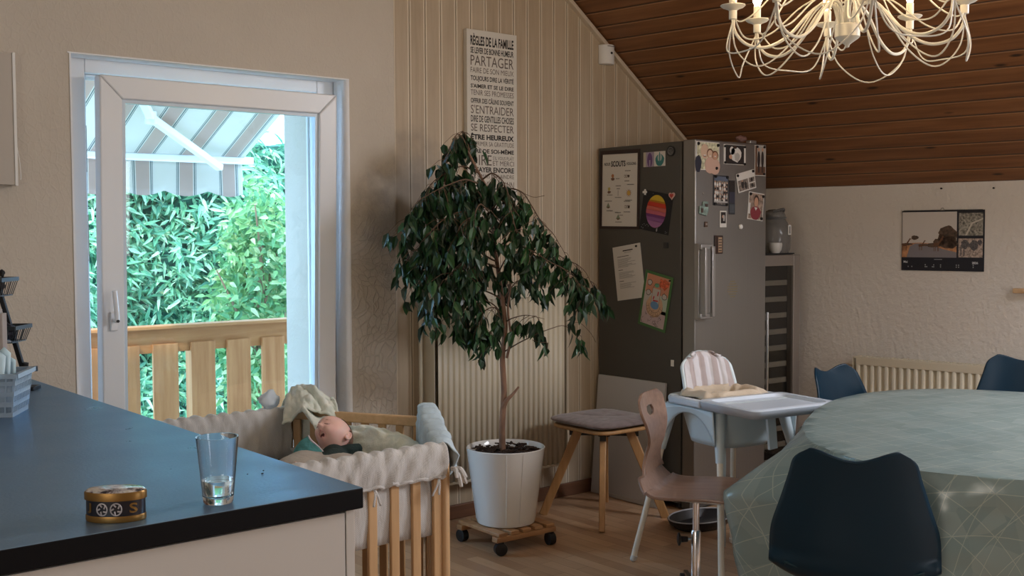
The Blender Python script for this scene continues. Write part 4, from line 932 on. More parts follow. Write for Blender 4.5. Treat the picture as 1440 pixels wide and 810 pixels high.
for s_, h_, bo, dk in lines:
    y_ = -0.0286; m_ = M['ink'] if dk else M['ink2']
    if s_ == 'DIRE':
        text_mb(mb, s_, .022, .150, z-h_, z, y_, m_); text_mb(mb, "S'IL VOUS PLAÎT", .158, SW-.022, z-h_*.42, z, y_, m_); text_mb(mb, 'ET MERCI', .158, SW-.022, z-h_, z-h_*.52, y_, m_)
    else: text_mb(mb, s_, .022, SW-.022, z-h_, z, y_, m_, bold=0.022*bo)
    z -= h_+gap
mb.build('lettering', None, t, smooth=0, fix=False)

# motion sensor
t = thing('motion_sensor', 'small white rounded sensor high on the panelled wall at the slope', 'sensor', (4.235, YW, 2.31))
b = MB(); b.prism([(0.048*cos(a), -0.055*abs(sin(a))**.8 if 0 < a < pi else 0) for a in [k*pi/16 for k in range(17)]], 0, 0.105); b.build('housing', M['white_paint'], t, bevel=0.006, seg=3)
b = MB(); b.tube([(0, -0.0535, 0.058), (0, -0.058, 0.058)], 0.0065, 14); b.build('lens', M['black_plastic'], t)
b = MB(); b.box((0, -0.0565, 0.093), (0.06, 0.002, 0.003)); b.build('seam', M['ink2'], t)

# ------------------------------------------------------------------ radiators
M['rad'] = mat('cream_radiator', (0.64, 0.58, 0.45), 0.4); M['rad2'] = mat('cream_radiator_dark', (0.60, 0.54, 0.42), 0.45)  # second cream slightly darker, for back panel, brackets and weld marks
def radiator(t, x0, x1, z0, z1, pitch, dep=0.10, yb=-0.02, grille=True):
    yf = yb-dep
    def prof(u, v):
        x = x0+0.02+(x1-x0-0.04)*u; ph = (x-x0)/pitch*2*pi; d_ = max(-.6, min(.6, 1.2*sin(ph)))/.6
        return Vector((x, yf+0.007*(1+d_)*0.8, z0+0.012+(z1-z0-(0.055 if grille else .03))*v))
    n_ = int((x1-x0)/pitch*12)
    b = MB(); b.grid(prof, n_, 2); b.build('front_panel', M['rad'], t, solid=0.0015, smooth=25)
    b = MB(); b.b2((x0+.02, yf, z1-0.045), (x1-.02, yf+0.010, z1-0.004)); 
    b.build('header', M['rad'], t, bevel=0.003)
    MB().b2((x0+.02, yf+0.001, z0), (x1-.02, yf+0.012, z0+0.014)).build('lower_edge', M['rad'], t, bevel=0.003)
    b = MB()
    for k in range(int((x1-x0-.08)/pitch)): b.box((x0+.05+k*pitch, yf-0.0006, z1-0.030), (0.012, 0.002, 0.005))
    if dep > .09: b.build('weld_mark', M['rad2'], t, smooth=0)
    for x in (x0, x1): MB().b2((min(x, x-.0)-0.0015 if x == x1 else x, yf+.002, z0+.01), (x+.0015 if x == x1 else x+.003, yb, z1-.004)).build('side_cover', M['rad'], t)
    b = MB(); b.b2((x0, yf+.002, z1-0.006), (x1, yf+.010, z1)); b.b2((x0, yb-.008, z1-0.006), (x1, yb, z1)); n2 = int((x1-x0)/0.02)
    for k in range(n2+1): b.b2((x0+(x1-x0-.003)*k/n2, yf+.01, z1-0.006), (x0+(x1-x0-.003)*k/n2+.003, yb-.008, z1-.001))
    b.build('top_grille', M['rad'], t)
    b = MB(); b.b2((x0+.03, yb-0.012, z0+.01), (x1-.03, yb-0.006, z1-.02)); b.build('back_panel', M['rad2'], t)
    for x in (x0+.12, x1-.15): MB().b2((x, yb-.007, z0+.08), (x+.03, 0, z1-.08)).build('bracket', M['rad2'], t)
t = thing('radiator', 'large cream ribbed radiator behind the fig tree on the panelled wall', 'radiator', (3.01, YW-0.001, 0), group=None)
radiator(t, 0, 0.84, 0.20, 1.125, 0.0333)
b = MB(); b.tube([(-0.055, -0.07, 1.075), (-0.012, -0.07, 1.075)], [0.024, 0.021], 20); b.tube([(-0.012, -0.07, 1.075), (0.0, -0.07, 1.075)], 0.010, 12); b.sphere((-0.056, -0.07, 1.075), 0.024, 16, 10, (0.35, 1, 1)); b.build('thermostat_valve', M['chrome'], t)
b = MB(); b.tube(spline([(-0.03, -0.07, 1.06), (-0.03, -0.06, 1.0), (-0.03, -0.05, 0.9), (-0.03, -0.05, 0.0)], 4), 0.010, 12); b.tube([(-0.058, -0.04, 2.0-1.6), (-0.058, -0.04, 0.002)], 0.008, 10); b.build('pipe', M['rad'], t)
kt = dict(rz=KA)
def kthing(name, label, cat, u, d, z, **k): return thing(name, label, cat, kpt(u, d, z), KA, **k)
t = kthing('radiator', 'low cream radiator on the white plaster wall behind the dining table', 'radiator', 0.86, 0.001, 0)
radiator(t, 0, 2.2, 0.12, 0.722, 0.0400, 0.075)
b = MB(); b.tube([(-0.012, -0.055, 0.655), (0.0, -0.055, 0.655)], 0.009, 12); b.tube([(-0.07, -0.055, 0.655), (-0.063, -0.055, 0.655), (-0.058, -0.055, 0.655), (-0.045, -0.055, 0.655), (-0.012, -0.055, 0.655)], [0.018, 0.021, 0.016, 0.021, 0.016], 18); b.build('thermostat_valve', mat('beige_valve', (0.45, 0.36, 0.27), 0.5), t)
b = MB(); b.tube([(-0.02, -0.05, 0.64), (-0.02, -0.03, 0.55), (-0.02, -0.02, 0.0)], 0.008, 10); b.build('pipe', M['rad'], t)

# ------------------------------------------------------------------ calendar
t = kthing('wall_calendar', 'landscape photo calendar with savanna road and giraffes on the white wall', 'calendar', 1.090, 0.001, 1.196)
CW, CH = 0.432, 0.318
b = MB(); b.b2((0, -0.004, 0), (CW, 0, CH)); b.build('sheet', mat('calendar_black', (0.012, 0.012, 0.018), 0.5), t)
pm = lambda n_, c, **k: mat(n_, c, 0.6, **k)
mb = MB(); y_ = -0.0046
def poly(m_, pts, lay=0, mb_=None): (mb_ or mb).use(m_).add([(x, y_-lay*0.0003, z) for x, z in pts], [tuple(range(len(pts)))])
PW, PB, PT_ = 0.292, 0.070, CH-0.008
poly(pm('print_sky', (0.60, 0.55, 0.50)), [(0.003, PB), (PW, PB), (PW, PT_), (0.003, PT_)])
poly(pm('print_sand', (0.50, 0.24, 0.11), var=.3, vscale=60), [(0.003, PB), (PW, PB), (PW, PB+.058), (.20, PB+.072), (.10, PB+.078), (0.003, PB+.074)], 1)
poly(pm('print_road', (0.22, 0.20, 0.21)), [(0.028, PB), (PW, PB), (PW, PB+.028), (.22, PB+.045), (.14, PB+.072), (.075, PB+.074), (.045, PB+.058)], 2)
tm = pm('print_tree', (0.09, 0.055, 0.035), var=.5, vscale=90)
def blob(m_, cx, cz, rx, rz, lay, sd, mb_=None, n_=26): poly(m_, [(cx+rx*cos(a)*(1+.35*noise.noise(Vector((cos(a)*2.3, sin(a)*2.3, sd)))), cz+rz*sin(a)*(1+.35*noise.noise(Vector((cos(a)*2.3, sin(a)*2.3, sd+5))))) for a in [k*2*pi/n_ for k in range(n_)]], lay, mb_)
for i_, (cx, cz, rx, rz) in enumerate(((.245, .19, .048, .045), (.25, .15, .045, .035), (.20, .15, .03, .02), (.072, .175, .02, .012), (.215, .165, .02, .03), (.17, .135, .03, .012), (.27, .14, .025, .02), (.12, .135, .03, .006), (.03, .14, .03, .006))): blob(tm, cx, cz, rx, rz, 3, i_)
gm_ = pm('print_giraffe', (0.13, 0.06, 0.03))
for gx, sc_, fl in ((.105, 1.0, 1), (.02, 1.25, 1), (.19, 1.5, 1)):
    q = lambda *p: [(gx+x*sc_*fl, .118+z*sc_) for x, z in p]
    poly(gm_, q((-.012, .008), (.006, .010), (.022, .038), (.028, .037), (.020, .044), (.004, .020), (-.012, .020)), 4)
    for lx in (-.011, -.006, .002, .005): poly(gm_, q((lx, -.010), (lx+.0018, -.010), (lx+.002, .010), (lx, .010)), 4)
mb.use(M['ink'])
poly(pm('print_bush', (0.26, 0.24, 0.20), var=.7, vscale=110), [(.302, .185), (.425, .185), (.425, CH-.016), (.302, CH-.016)], 1)
poly(pm('print_branch', (0.55, 0.50, 0.42)), [(.335, .187), (.345, .187), (.372, .245), (.425, .268), (.425, .276), (.366, .252)], 2)
poly(pm('print_zebra', (0.38, 0.30, 0.25), var=.6, vscale=120), [(.302, PB+.002), (.425, PB+.002), (.425, .170), (.302, .170)], 1)
for i_, (cx, cz, rx, rz) in enumerate(((.335, .14, .022, .022), (.38, .135, .022, .026), (.41, .15, .012, .014))): blob(pm('print_animal', (0.10, 0.09, 0.09), var=.6, vscale=150), cx, cz, rx, rz, 2, i_+20)
for lx in (.312, .328): poly(pm('print_animal', (0, 0, 0)), [(lx, .08), (lx+.005, .08), (lx+.006, .135), (lx, .135)], 3)
wt = pm('white_print', (0.7, 0.7, 0.7)); text_mb(mb, 'Mai', .012, .034, .040, .052, y_-.0003, wt, bold=.02); text_mb(mb, '2026', .372, .403, .038, .050, y_-.0003, wt, bold=.03)
g_ = pm('grey_print', (0.35, 0.35, 0.36)); poly(g_, [(.176, .0585), (.218, .0585), (.218, .0615), (.176, .0615)], 1)
for nx, ny in ((.035, 0), (.055, 0), (.127, 1), (.127, 0), (.135, 0), (.165, 0), (.172, 1), (.172, 0), (.208, 1), (.208, 0), (.290, 1), (.302, 1), (.290, 0), (.302, 0), (.376, 1), (.376, 0)):
    poly(g_, [(nx, .018+ny*.010), (nx+.005, .018+ny*.010), (nx+.005, .024+ny*.010), (nx, .024+ny*.010)], 1)
mb.build('print', None, t, smooth=0, fix=False)
b = MB(); b.tube([(0.01, -0.004, CH), (CW/2-.013, -0.004, CH), (CW/2-.003, -0.004, CH+.012), (CW/2+.003, -0.004, CH+.012), (CW/2+.013, -0.004, CH), (CW-.01, -0.004, CH)], 0.0012, 5)
for k in range(46): b.tube([(0.012+k*.0091, -0.007, CH-.006), (0.012+k*.0091, -0.0075, CH+.002), (0.012+k*.0091, -0.0005, CH+.002)], 0.0007, 4)
b.build('wire_binding', M['black_matte'], t)
t = kthing('wooden_wall_hook', 'small light wooden block fixed to the white wall at the right edge', 'wall block', 1.672, 0.001, 1.092)
b = MB(); b.b2((0, -0.03, 0), (0.16, 0, 0.024)); b.build('block', M['beech_x'], t, bevel=0.003)
b = MB(); b.b2((0.05, -0.05, 0.006), (0.065, -0.03, 0.018)); b.build('peg', M['beech_x'], t, bevel=0.003)
for u_, z_ in ((1.30, 1.628), (1.565, 1.622)):
    b = MB(); b.tube([(0, 0, 0), (0, -0.012, 0)], [0.0035, 0.005], 8); o = b.build('wall_nail', M['black_matte']); o.location = kpt(u_, 0.001, z_); o.rotation_euler = (0, 0, KA); tag(o, 'small dark nail in the white wall above the calendar, %s one' % ('left' if u_ < 1.4 else 'right'), 'nail', 'nails above the calendar')

# ------------------------------------------------------------------ fridge
FX0, FX1, FY0, FY1, FZ = 4.18, 4.735, 3.755, 4.345, 1.858
t = thing('refrigerator', 'tall steel refrigerator covered with photos and drawings beside the low wall', 'refrigerator', (0, 0, 0))
M['fside'] = mat('fridge_side_grey', (0.075, 0.070, 0.062), 0.42)
def steelm():
    g = NT('fridge_steel'); v = g.noise(3, g.mapv((60, 60, 0.6)), 3)
    return g.out((0.30, 0.29, 0.275), g.ramp(v, [(0.3, (0.36, 0.36, 0.36)), (0.7, (0.46, 0.46, 0.46))]), v, 0.0006, 0.3, Metallic=0.85)
M['fdoor'] = steelm()
MB().b2((FX0, FY0, 0.03), (FX1, FY1, FZ)).build('body', M['fside'], t, bevel=0.004)
MB().b2((FX0-0.002, 3.662, 0.09), (FX1+.002, FY0-0.012, FZ+0.004)).build('door', M['fdoor'], t, bevel=0.006, seg=3)
MB().b2((FX0+.01, FY0-0.0125, 0.10), (FX1-.01, FY0-0.0005, FZ-.01)).build('door_seal', M['black_matte'], t)
MB().b2((FX0+.01, 3.70, 0.01), (FX1-.01, FY0-.001, 0.085)).build('plinth', mat('fridge_side_grey', (0, 0, 0)), t)
b = MB(); hx = FX0+0.062
b.b2((hx, 3.603, 0.985), (hx+0.022, 3.618, 1.335)); b.b2((FX0-0.006, 3.618, 1.318), (hx+0.022, 3.636, 1.345)); b.b2((FX0-0.006, 3.618, 0.975), (hx+0.022, 3.636, 1.002)); b.b2((FX0-.004, 3.636, .972), (FX0+.016, 3.664, 1.348)); b.b2((FX0+0.005, 3.60, 0.99), (FX0+0.022, 3.636, 1.33))
b.build('handle', M['steel'], t, bevel=0.003)
for x in (FX0+.03, FX1-.07):
    for y in (FY0+.03, FY1-.08): b = MB(); b.lathe([(0, 0), (.018, 0), (.014, .03), (0, .03)], 12, c=(x+.02, y+.02, 0)); b.build('foot', M['black_plastic'], t)
b = MB(); b.box((FX0-0.0015, 3.808, 0.742), (0.003, 0.022, 0.033)); b.build('lock_plate', M['chrome'], t)
b = MB(); b.box((FX1-.09, 3.69, FZ+.012), (.05, .03, .018)); b.build('hinge_cover', M['steel'], t, bevel=.003)

# things stuck to the fridge.  side: local x runs along -y of the room; front: local x along +x
def stick(face, name, label, cat, a, z, w_, h_, lean, th=0.0015, group=None, base=None, lay=0):
    """a thin sheet centred at a (y on the side, x on the front)"""
    o = thing(name, label, cat, group=group)
    off = 0.0008+lay*0.0022
    if face == 's': o.location = (FX0-off, a, z); o.rotation_euler = Matrix.Rotation(rad(-90), 3, 'Z').to_euler(); o.matrix_world = Matrix.Translation(o.location) @ Matrix.Rotation(rad(-90), 4, 'Z') @ Matrix.Rotation(rad(-lean), 4, 'Y')
    else: o.matrix_world = Matrix.Translation((a, 3.662-off, z)) @ Matrix.Rotation(rad(lean), 4, 'Y')
    MB().b2((-w_/2, -th, -h_/2), (w_/2, 0, h_/2)).build('sheet', base or pm('photo_paper', (0.66, 0.63, 0.58)), o)
    return o
class PR:
    """flat print made of coloured shapes, in fractions of the sheet"""
    def __init__(s, o, w_, h_, th=0.0015): s.o, s.w, s.h, s.th, s.mb = o, w_, h_, th, MB()
    def P(s, x, z, lay): return ((x-.5)*s.w, -s.th-0.0003-lay*0.00025, (z-.5)*s.h)
    def poly(s, m_, pts, lay=0): s.mb.use(m_).add([s.P(x, z, lay) for x, z in pts], [tuple(range(len(pts)))])
    def rect(s, m_, x0, z0, x1, z1, lay=0): s.poly(m_, [(x0, z0), (x1, z0), (x1, z1), (x0, z1)], lay)
    def ell(s, m_, cx, cz, rx, rz, lay=1, rough=0.0, sd=0, a0=0, a1=2*pi): s.poly(m_, [(cx+rx*cos(a)*(1+rough*noise.noise(Vector((cos(a)*2, sin(a)*2, sd)))), cz+rz*sin(a)*(1+rough*noise.noise(Vector((cos(a)*2, sin(a)*2, sd+4))))) for a in [a0+(a1-a0)*k/24 for k in range(24)]], lay)
    def line(s, m_, pts, wd, lay=2):
        for (x0, z0), (x1, z1) in zip(pts, pts[1:]):
            dx, dz = (x1-x0)*s.w, (z1-z0)*s.h; l = hypot(dx, dz) or 1; nx, nz = -dz/l*wd/2/s.w, dx/l*wd/2/s.h
            s.poly(m_, [(x0+nx, z0+nz), (x0-nx, z0-nz), (x1-nx, z1-nz), (x1+nx, z1+nz)], lay)
    def text(s, txt, x0, z0, x1, z1, m_, lay=2, bold=0): text_mb(s.mb, txt, (x0-.5)*s.w, (x1-.5)*s.w, (z0-.5)*s.h, (z1-.5)*s.h, -s.th-0.0003-lay*0.00025, m_, bold=bold)
    def done(s, name='print'): return s.mb.build(name, None, s.o, smooth=0, fix=False)
C_ = lambda n_, c, **k: pm('print_'+n_, c, **k)
ink = M['ink']; W_ = C_('white', (0.66, 0.64, 0.60))
def magnets(o, w_, h_, spots, r_=0.0085):
    for x, z in spots:
        b = MB(); b.tube([((x-.5)*w_, -.0016, (z-.5)*h_), ((x-.5)*w_, -.0075, (z-.5)*h_)], [r_, r_*.85], 12); b.build('magnet', M['black_plastic'], o)
# scouts poster
w_, h_ = 0.262, 0.382
o = stick('s', 'poster', 'cream children scouts poster in a dark frame on the fridge side', 'poster', 4.186, 1.628, w_, h_, -1)
fr = MB(); fm = mat('dark_brown_frame', (0.035, 0.02, 0.018), 0.5)
for lo, hi in (((-w_/2-.016, -.004, -h_/2-.014), (-w_/2, 0, h_/2+.02)), ((w_/2, -.004, -h_/2-.014), (w_/2+.014, 0, h_/2+.02)), ((-w_/2, -.004, h_/2), (w_/2, 0, h_/2+.02)), ((-w_/2, -.004, -h_/2-.014), (w_/2, 0, -h_/2))): fr.b2(lo, hi)
fr.build('frame', fm, o)
p = PR(o, w_, h_); p.text('NOUS', .05, .845, .22, .885, ink, bold=.02); p.text('SCOUTS', .25, .825, .66, .905, ink, bold=.03); p.text('VOULONS', .69, .84, .95, .88, ink, bold=.01)
pal = [C_('orange', (.42, .17, .06)), C_('mustard', (.45, .38, .12)), C_('greygreen', (.22, .26, .18)), C_('brownish', (.16, .09, .06))]
for i_, (cx, cz, s_) in enumerate(((.30, .68, .075), (.70, .69, .065), (.20, .50, .07), (.18, .28, .06), (.76, .46, .085), (.72, .27, .07), (.47, .12, .065))):
    if i_ == 4:
        for k in range(10): a = k*.628; p.poly(pal[0], [(cx+.5*s_*cos(a-.25), cz+.36*s_*sin(a-.25)), (cx+1.0*s_*cos(a), cz+.7*s_*sin(a)), (cx+.5*s_*cos(a+.25), cz+.36*s_*sin(a+.25))], 1)
        p.ell(C_('yellow', (.6, .38, .08)), cx, cz, s_*.52, s_*.38, 2)
    elif i_ in (0, 2): p.ell(pal[i_//2], cx, cz+.02, s_*.5, s_*.35, 1, .3, i_); p.ell(pal[3-i_ % 2], cx, cz-.025, s_*.7, s_*.25, 1, .5, i_+9)
    elif i_ in (1, 5): [p.ell(pal[3], cx+dx, cz, s_*.4, s_*.3, 1+k, .2, i_+k) or p.ell(W_, cx+dx, cz, s_*.28, s_*.2, 3, .1, i_+k) for k, dx in enumerate((-.05, .0, .05))]
    else: p.poly(pal[2], [(cx-s_, cz-.02), (cx+s_, cz-.02), (cx, cz+.05)], 1); p.ell(pal[3], cx, cz-.02, s_*.6, s_*.16, 2, .4, i_)
for cx, cz, l in ((.72, .765, .14), (.70, .625, .12), (.44, .66, .10), (.46, .56, .14), (.46, .52, .08), (.46, .40, .17), (.22, .435, .15), (.22, .215, .17), (.72, .345, .18), (.72, .20, .18), (.46, .19, .16), (.55, .155, .1), (.48, .06, .18), (.76, .36, .2), (.80, .575, .18), (.18, .35, .2)):
    R = random.Random(int(cx*100+cz*1000)); x = cx-l/2
    while x < cx+l/2: q = R.uniform(.012, .022); p.rect(ink, x, cz-.006, x+q*.6, cz+.006, 1); x += q
p.line(ink, [(.46, .50), (.46, .42)], .002); p.done()
# bead picture
w_, h_ = .150, .075; o = stick('s', 'bead_picture', 'small pair of fuse bead pictures, purple arch and teal bowl, on fridge side', 'picture', 3.936, 1.778, w_, h_, 0, .003)
p = PR(o, w_, h_, .003); p.rect(C_('cream', (.5, .47, .36)), 0, 0, .12, 1); p.rect(C_('lilac', (.36, .30, .40)), .12, 0, .5, 1, 0); p.ell(C_('purple', (.14, .07, .20)), .30, .45, .12, .5, 1); p.rect(C_('lilac', (0, 0, 0)), .27, 0, .33, .45, 2)
p.ell(C_('teal', (.04, .20, .20)), .76, .42, .20, .40, 1, .15, 2); p.ell(C_('pale', (.42, .48, .46)), .76, .58, .10, .25, 2, .1, 5); p.line(C_('teal', (0, 0, 0)), [(.76, .3), (.76, .95)], .006, 3); p.done()
# round magnet
o = thing('round_magnet', 'round black patterned magnet at the top of the fridge side', 'magnet'); o.matrix_world = Matrix.Translation((FX0-.001, 3.822, 1.812)) @ Matrix.Rotation(rad(-90), 4, 'Z')
b = MB(); b.tube([(0, 0, 0), (0, -.005, 0)], .027, 28); b.build('disc', M['black_plastic'], o)
p = PR(o, .054, .054, .005); p.ell(C_('grey', (.13, .13, .13)), .5, .5, .38, .38, 1); p.ell(M['black_plastic'], .5, .55, .28, .24, 2, .5, 3); [p.line(C_('lightgrey', (.25, .25, .24)), [(.2+.12*k, .3), (.3+.1*k, .7-.05*(k % 2))], .002, 3) for k in range(5)]; p.done()
# planet painting
w_, h_ = .205, .205; o = stick('s', 'planet_painting', 'black painting of a striped sunset-coloured planet on the fridge side', 'painting', 3.924, 1.507, w_, h_, -9.8, base=pm('black_paper', (.012, .012, .014)))
p = PR(o, w_, h_)
def band(c, za, zb):
    pts = []
    for k in range(13): a = math.asin(max(-1, min(1, za)))+(math.asin(max(-1, min(1, zb)))-math.asin(max(-1, min(1, za))))*k/12; pts.append((.5+.335*cos(a), .52+.41*sin(a)))
    pts += [(1-x, z) for x, z in reversed(pts)]; p.poly(c, pts, 1)
for k, (nm, c, za, zb) in enumerate((('sunyellow', (.62, .42, .03), .62, 1), ('amber', (.55, .22, .02), .52, .64), ('scarlet', (.55, .045, .02), .26, .54), ('coral', (.55, .13, .10), .02, .28), ('pink', (.50, .12, .17), -.22, .04), ('violet', (.20, .05, .20), -.38, -.20), ('plum', (.27, .10, .28), -.62, -.36), ('mauve', (.36, .15, .32), -1, -.60))): band(C_(nm, c), za, zb)
R = random.Random(4)
for k in range(16): p.ell(C_('starwhite', (.35, .35, .38)), R.choice((R.uniform(.04, .16), R.uniform(.86, .96), R.uniform(.1, .9))), R.choice((R.uniform(.03, .1), R.uniform(.05, .95), R.uniform(.93, .98))), .008, .008, 0)
for k in range(5): p.ell(C_('starwhite', (0, 0, 0)), .10+.05*k, .12+.03*(k % 2), .014, .006, 0, .5, k)
p.ell(C_('starwhite', (0, 0, 0)), .60, .07, .022, .045, 1); p.done()
o = thing('puzzle_magnet', 'small white cross-shaped magnet at the planet painting left corner', 'magnet'); o.matrix_world = Matrix.Translation((FX0-.004, 3.998, 1.612)) @ Matrix.Rotation(rad(-90), 4, 'Z')
b = MB(); b.box((0, -.003, 0), (.030, .004, .012)); b.box((0.002, -.003, 0), (.012, .0042, .030)); b.build('shape', M['white_paint'], o, bevel=.002)
o = thing('heart_magnet', 'pale heart-shaped magnet with a red centre at the planet painting right corner', 'magnet'); o.matrix_world = Matrix.Translation((FX0-.004, 3.812, 1.588)) @ Matrix.Rotation(rad(-90), 4, 'Z')
hp = [(.0013*16*sin(a)**3*1.0, .0013*(13*cos(a)-5*cos(2*a)-2*cos(3*a)-cos(4*a))) for a in [k*2*pi/30 for k in range(30)]]
b = MB(); b.prism(hp, -.004, 0, 'y'); b.build('heart', mat('pale_pink', (.62, .42, .38), .5), o); b = MB(); b.prism([(x*.6, z*.6) for x, z in hp], -.0055, -.004, 'y'); b.build('centre', mat('red_enamel', (.45, .06, .05), .4), o)
o = thing('square_magnet', 'small dark square magnet on the fridge side above the drawing', 'magnet'); o.matrix_world = Matrix.Translation((FX0-.001, 3.856, 1.338)) @ Matrix.Rotation(rad(-90), 4, 'Z'); MB().b2((-.015, -.004, -.014), (.015, 0, .014)).build('plate', mat('dark_grey', (.03, .03, .032), .5), o, bevel=.001)
# letter
w_, h_ = .205, .285; o = stick('s', 'letter', 'white typed letter pinned askew on the fridge side', 'letter', 4.118, 1.196, w_, h_, 8, lay=0)
p = PR(o, w_, h_); R = random.Random(9); gl = C_('typegrey', (.25, .24, .23))
p.rect(ink, .36, .895, .72, .915, 1); p.rect(gl, .40, .865, .66, .873, 1)
z = .80
for blk, n_ in ((1, 8), (2, 6), (3, 5)):
    p.rect(ink, .14, z, .14+(.42 if blk == 1 else .16), z+.010, 1); z -= .045
    for k in range(n_): p.rect(gl, .14, z, .14+R.uniform(.35, .68), z+.007, 1); z -= .021
    z -= .035
p.done()
magnets(o, w_, h_, ((.86, .95),), .006)
# drawing
w_, h_ = .195, .290; o = stick('s', 'drawing', "child's orange and blue crayon drawing with green border on the fridge side", 'drawing', 3.925, 1.052, w_, h_, -11.5, base=pm('green_card', (.07, .17, .055)), lay=1)
p = PR(o, w_, h_); p.rect(C_('lightpaper', (.50, .46, .42)), .08, .05, .92, .95, 0)
p.rect(C_('orangewash', (.58, .26, .16)), .10, .62, .92, .95, 1); p.rect(C_('pinkwash', (.52, .40, .40)), .08, .05, .92, .36, 1); p.rect(C_('greenwash', (.42, .50, .40)), .60, .30, .92, .60, 1)
p.ell(C_('scribble', (.60, .12, .05), var=.5, vscale=90), .72, .84, .17, .09, 2, .6, 3)
p.ell(C_('peachring', (.58, .38, .24)), .50, .40, .30, .20, 2, .1, 1); p.rect(C_('lightpaper', (0, 0, 0)), .36, .42, .64, .72, 3); p.ell(C_('bluewash', (.14, .28, .46)), .50, .42, .15, .07, 4); p.ell(C_('greenblob', (.15, .36, .22)), .48, .78, .08, .04, 4)
for cx, cz in ((.22, .80), (.22, .62), (.80, .62)): p.ell(ink, cx, cz, .09, .055, 3, .3, cx*9); p.ell(C_('lightpaper', (0, 0, 0)), cx, cz, .075, .045, 4, .3, cx*9)
for (a, b_, c, d_) in ((.42, .52, .44, .58), (.56, .60, .57, .68), (.42, .50, .60, .51)): p.line(C_('redline', (.50, .03, .04)), [(a, b_), (c, d_)], .007, 5)
R = random.Random(2)
for k in range(9): a = -2.9+k*.33; p.line(ink, [(.5+.20*cos(a), .42+.13*sin(a)), (.5+.30*cos(a), .42+.20*sin(a))], .0012, 5)
for (r1, r2_) in ((.30, .20), (.20, .13)): p.line(ink, [(.5+r1*cos(a), .42+r2_*sin(a)) for a in [-3.2+k*.25 for k in range(14)]], .0014, 5)
for k in range(16):
    x, z = R.uniform(.12, .8), R.uniform(.07, .26); pts = [(x, z)]
    for j in range(4): x = min(.9, max(.1, x+R.uniform(-.08, .08))); z = min(.34, max(.06, z+R.uniform(-.05, .05))); pts.append((x, z))
    p.line(ink, pts, .0012, 4)
p.line(ink, [(.36, .42), (.36, .72), (.42, .80), (.55, .82), (.64, .72), (.64, .42)], .0015, 5)
p.done(); magnets(o, w_, h_, ((.90, .93),), .005)

# front photos
skin_ = C_('skintone', (.50, .28, .18)); skin2 = C_('skinlight', (.58, .40, .28)); hair_ = C_('hair', (.05, .025, .015))
def person(p, cx, cz, s_, top, hr=hair_, sk=skin_, lay=2):
    p.ell(top, cx, cz-.30*s_, .17*s_, .22*s_, lay, .1, cx); p.ell(hr, cx, cz+.015*s_, .105*s_, .125*s_, lay+1); p.ell(sk, cx, cz-.005*s_, .082*s_, .105*s_, lay+2)
w_, h_ = .172, .140; o = stick('f', 'photo', 'colour selfie print of three smiling people, top left of the fridge door', 'photo', 4.270, 1.782, w_, h_, 0)
p = PR(o, w_, h_); p.rect(C_('sunlit', (.52, .50, .34), var=.5, vscale=60), .03, .03, .97, .97); p.ell(C_('navy', (.02, .02, .035)), .08, .22, .14, .30, 1, .2, 2)
p.ell(skin2, .35, .66, .17, .26, 3); p.ell(C_('shadow', (.22, .10, .07)), .35, .50, .07, .035, 4); person(p, .58, .58, 1.35, C_('peach', (.55, .36, .28)), C_('chestnut', (.16, .07, .035)), skin2, 4); person(p, .80, .52, 1.3, C_('peach', (0, 0, 0)), C_('chestnut', (0, 0, 0)), skin_, 5); p.ell(C_('chestnut', (0, 0, 0)), .35, .84, .13, .07, 2)
for cx in (.58, .80): p.ell(W_, cx, .50, .035, .02, 9)
p.ell(W_, .35, .52, .06, .022, 7); p.done(); magnets(o, w_, h_, ((.08, .92), (.93, .90), (.87, .08)))
w_, h_ = .172, .100; o = stick('f', 'photo', 'dark photo of a figure in white, top middle of the fridge door', 'photo', 4.477, 1.797, w_, h_, 0)
p = PR(o, w_, h_); p.rect(C_('darkbrown', (.022, .016, .014)), .08, .02, .92, .98); p.ell(W_, .55, .52, .24, .38, 1, .2, 3); p.ell(W_, .38, .70, .12, .2, 1, .3, 4); p.ell(hair_, .50, .88, .09, .08, 3); p.ell(skin_, .30, .38, .07, .11, 2); p.ell(C_('greyfold', (.40, .38, .35)), .60, .40, .12, .22, 2, .4, 3); p.done(); magnets(o, w_, h_, ((.04, .9), (.95, .92), (.05, .08), (.95, .05)), .0065)
w_, h_ = .088, .157; o = stick('f', 'photo', 'tall photo of two standing people at the top right edge of the fridge door', 'photo', 4.682, 1.775, w_, h_, 0)
p = PR(o, w_, h_); p.rect(C_('palegrey', (.38, .36, .33)), .03, .02, .97, .98); p.rect(C_('brown', (.14, .07, .04)), .03, .02, .97, .30, 1); p.rect(C_('brown', (0, 0, 0)), .03, .3, .2, .98, 1)
for cx in (.35, .70): p.ell(C_('darksuit', (.03, .02, .02)), cx, .55, .13, .26, 2); p.rect(C_('darksuit', (0, 0, 0)), cx-.08, .1, cx-.01, .4, 2); p.rect(C_('darksuit', (0, 0, 0)), cx+.02, .1, cx+.08, .4, 2); p.ell(skin_, cx, .86, .09, .06, 3)
p.done(); magnets(o, w_, h_, ((.2, .95), (.85, .95), (.85, .06)), .0065)
w_, h_ = .116, .152; o = stick('f', 'photo', 'crowded group photo with a dark border under the selfie print', 'photo', 4.369, 1.613, w_, h_, 1.6, base=pm('dark_paper', (.03, .03, .035)))
p = PR(o, w_, h_); p.rect(C_('crowd', (.16, .14, .12), var=.8, vscale=70), .05, .04, .95, .96); p.rect(C_('bluesky', (.10, .12, .17)), .05, .82, .95, .96, 1); R = random.Random(8)
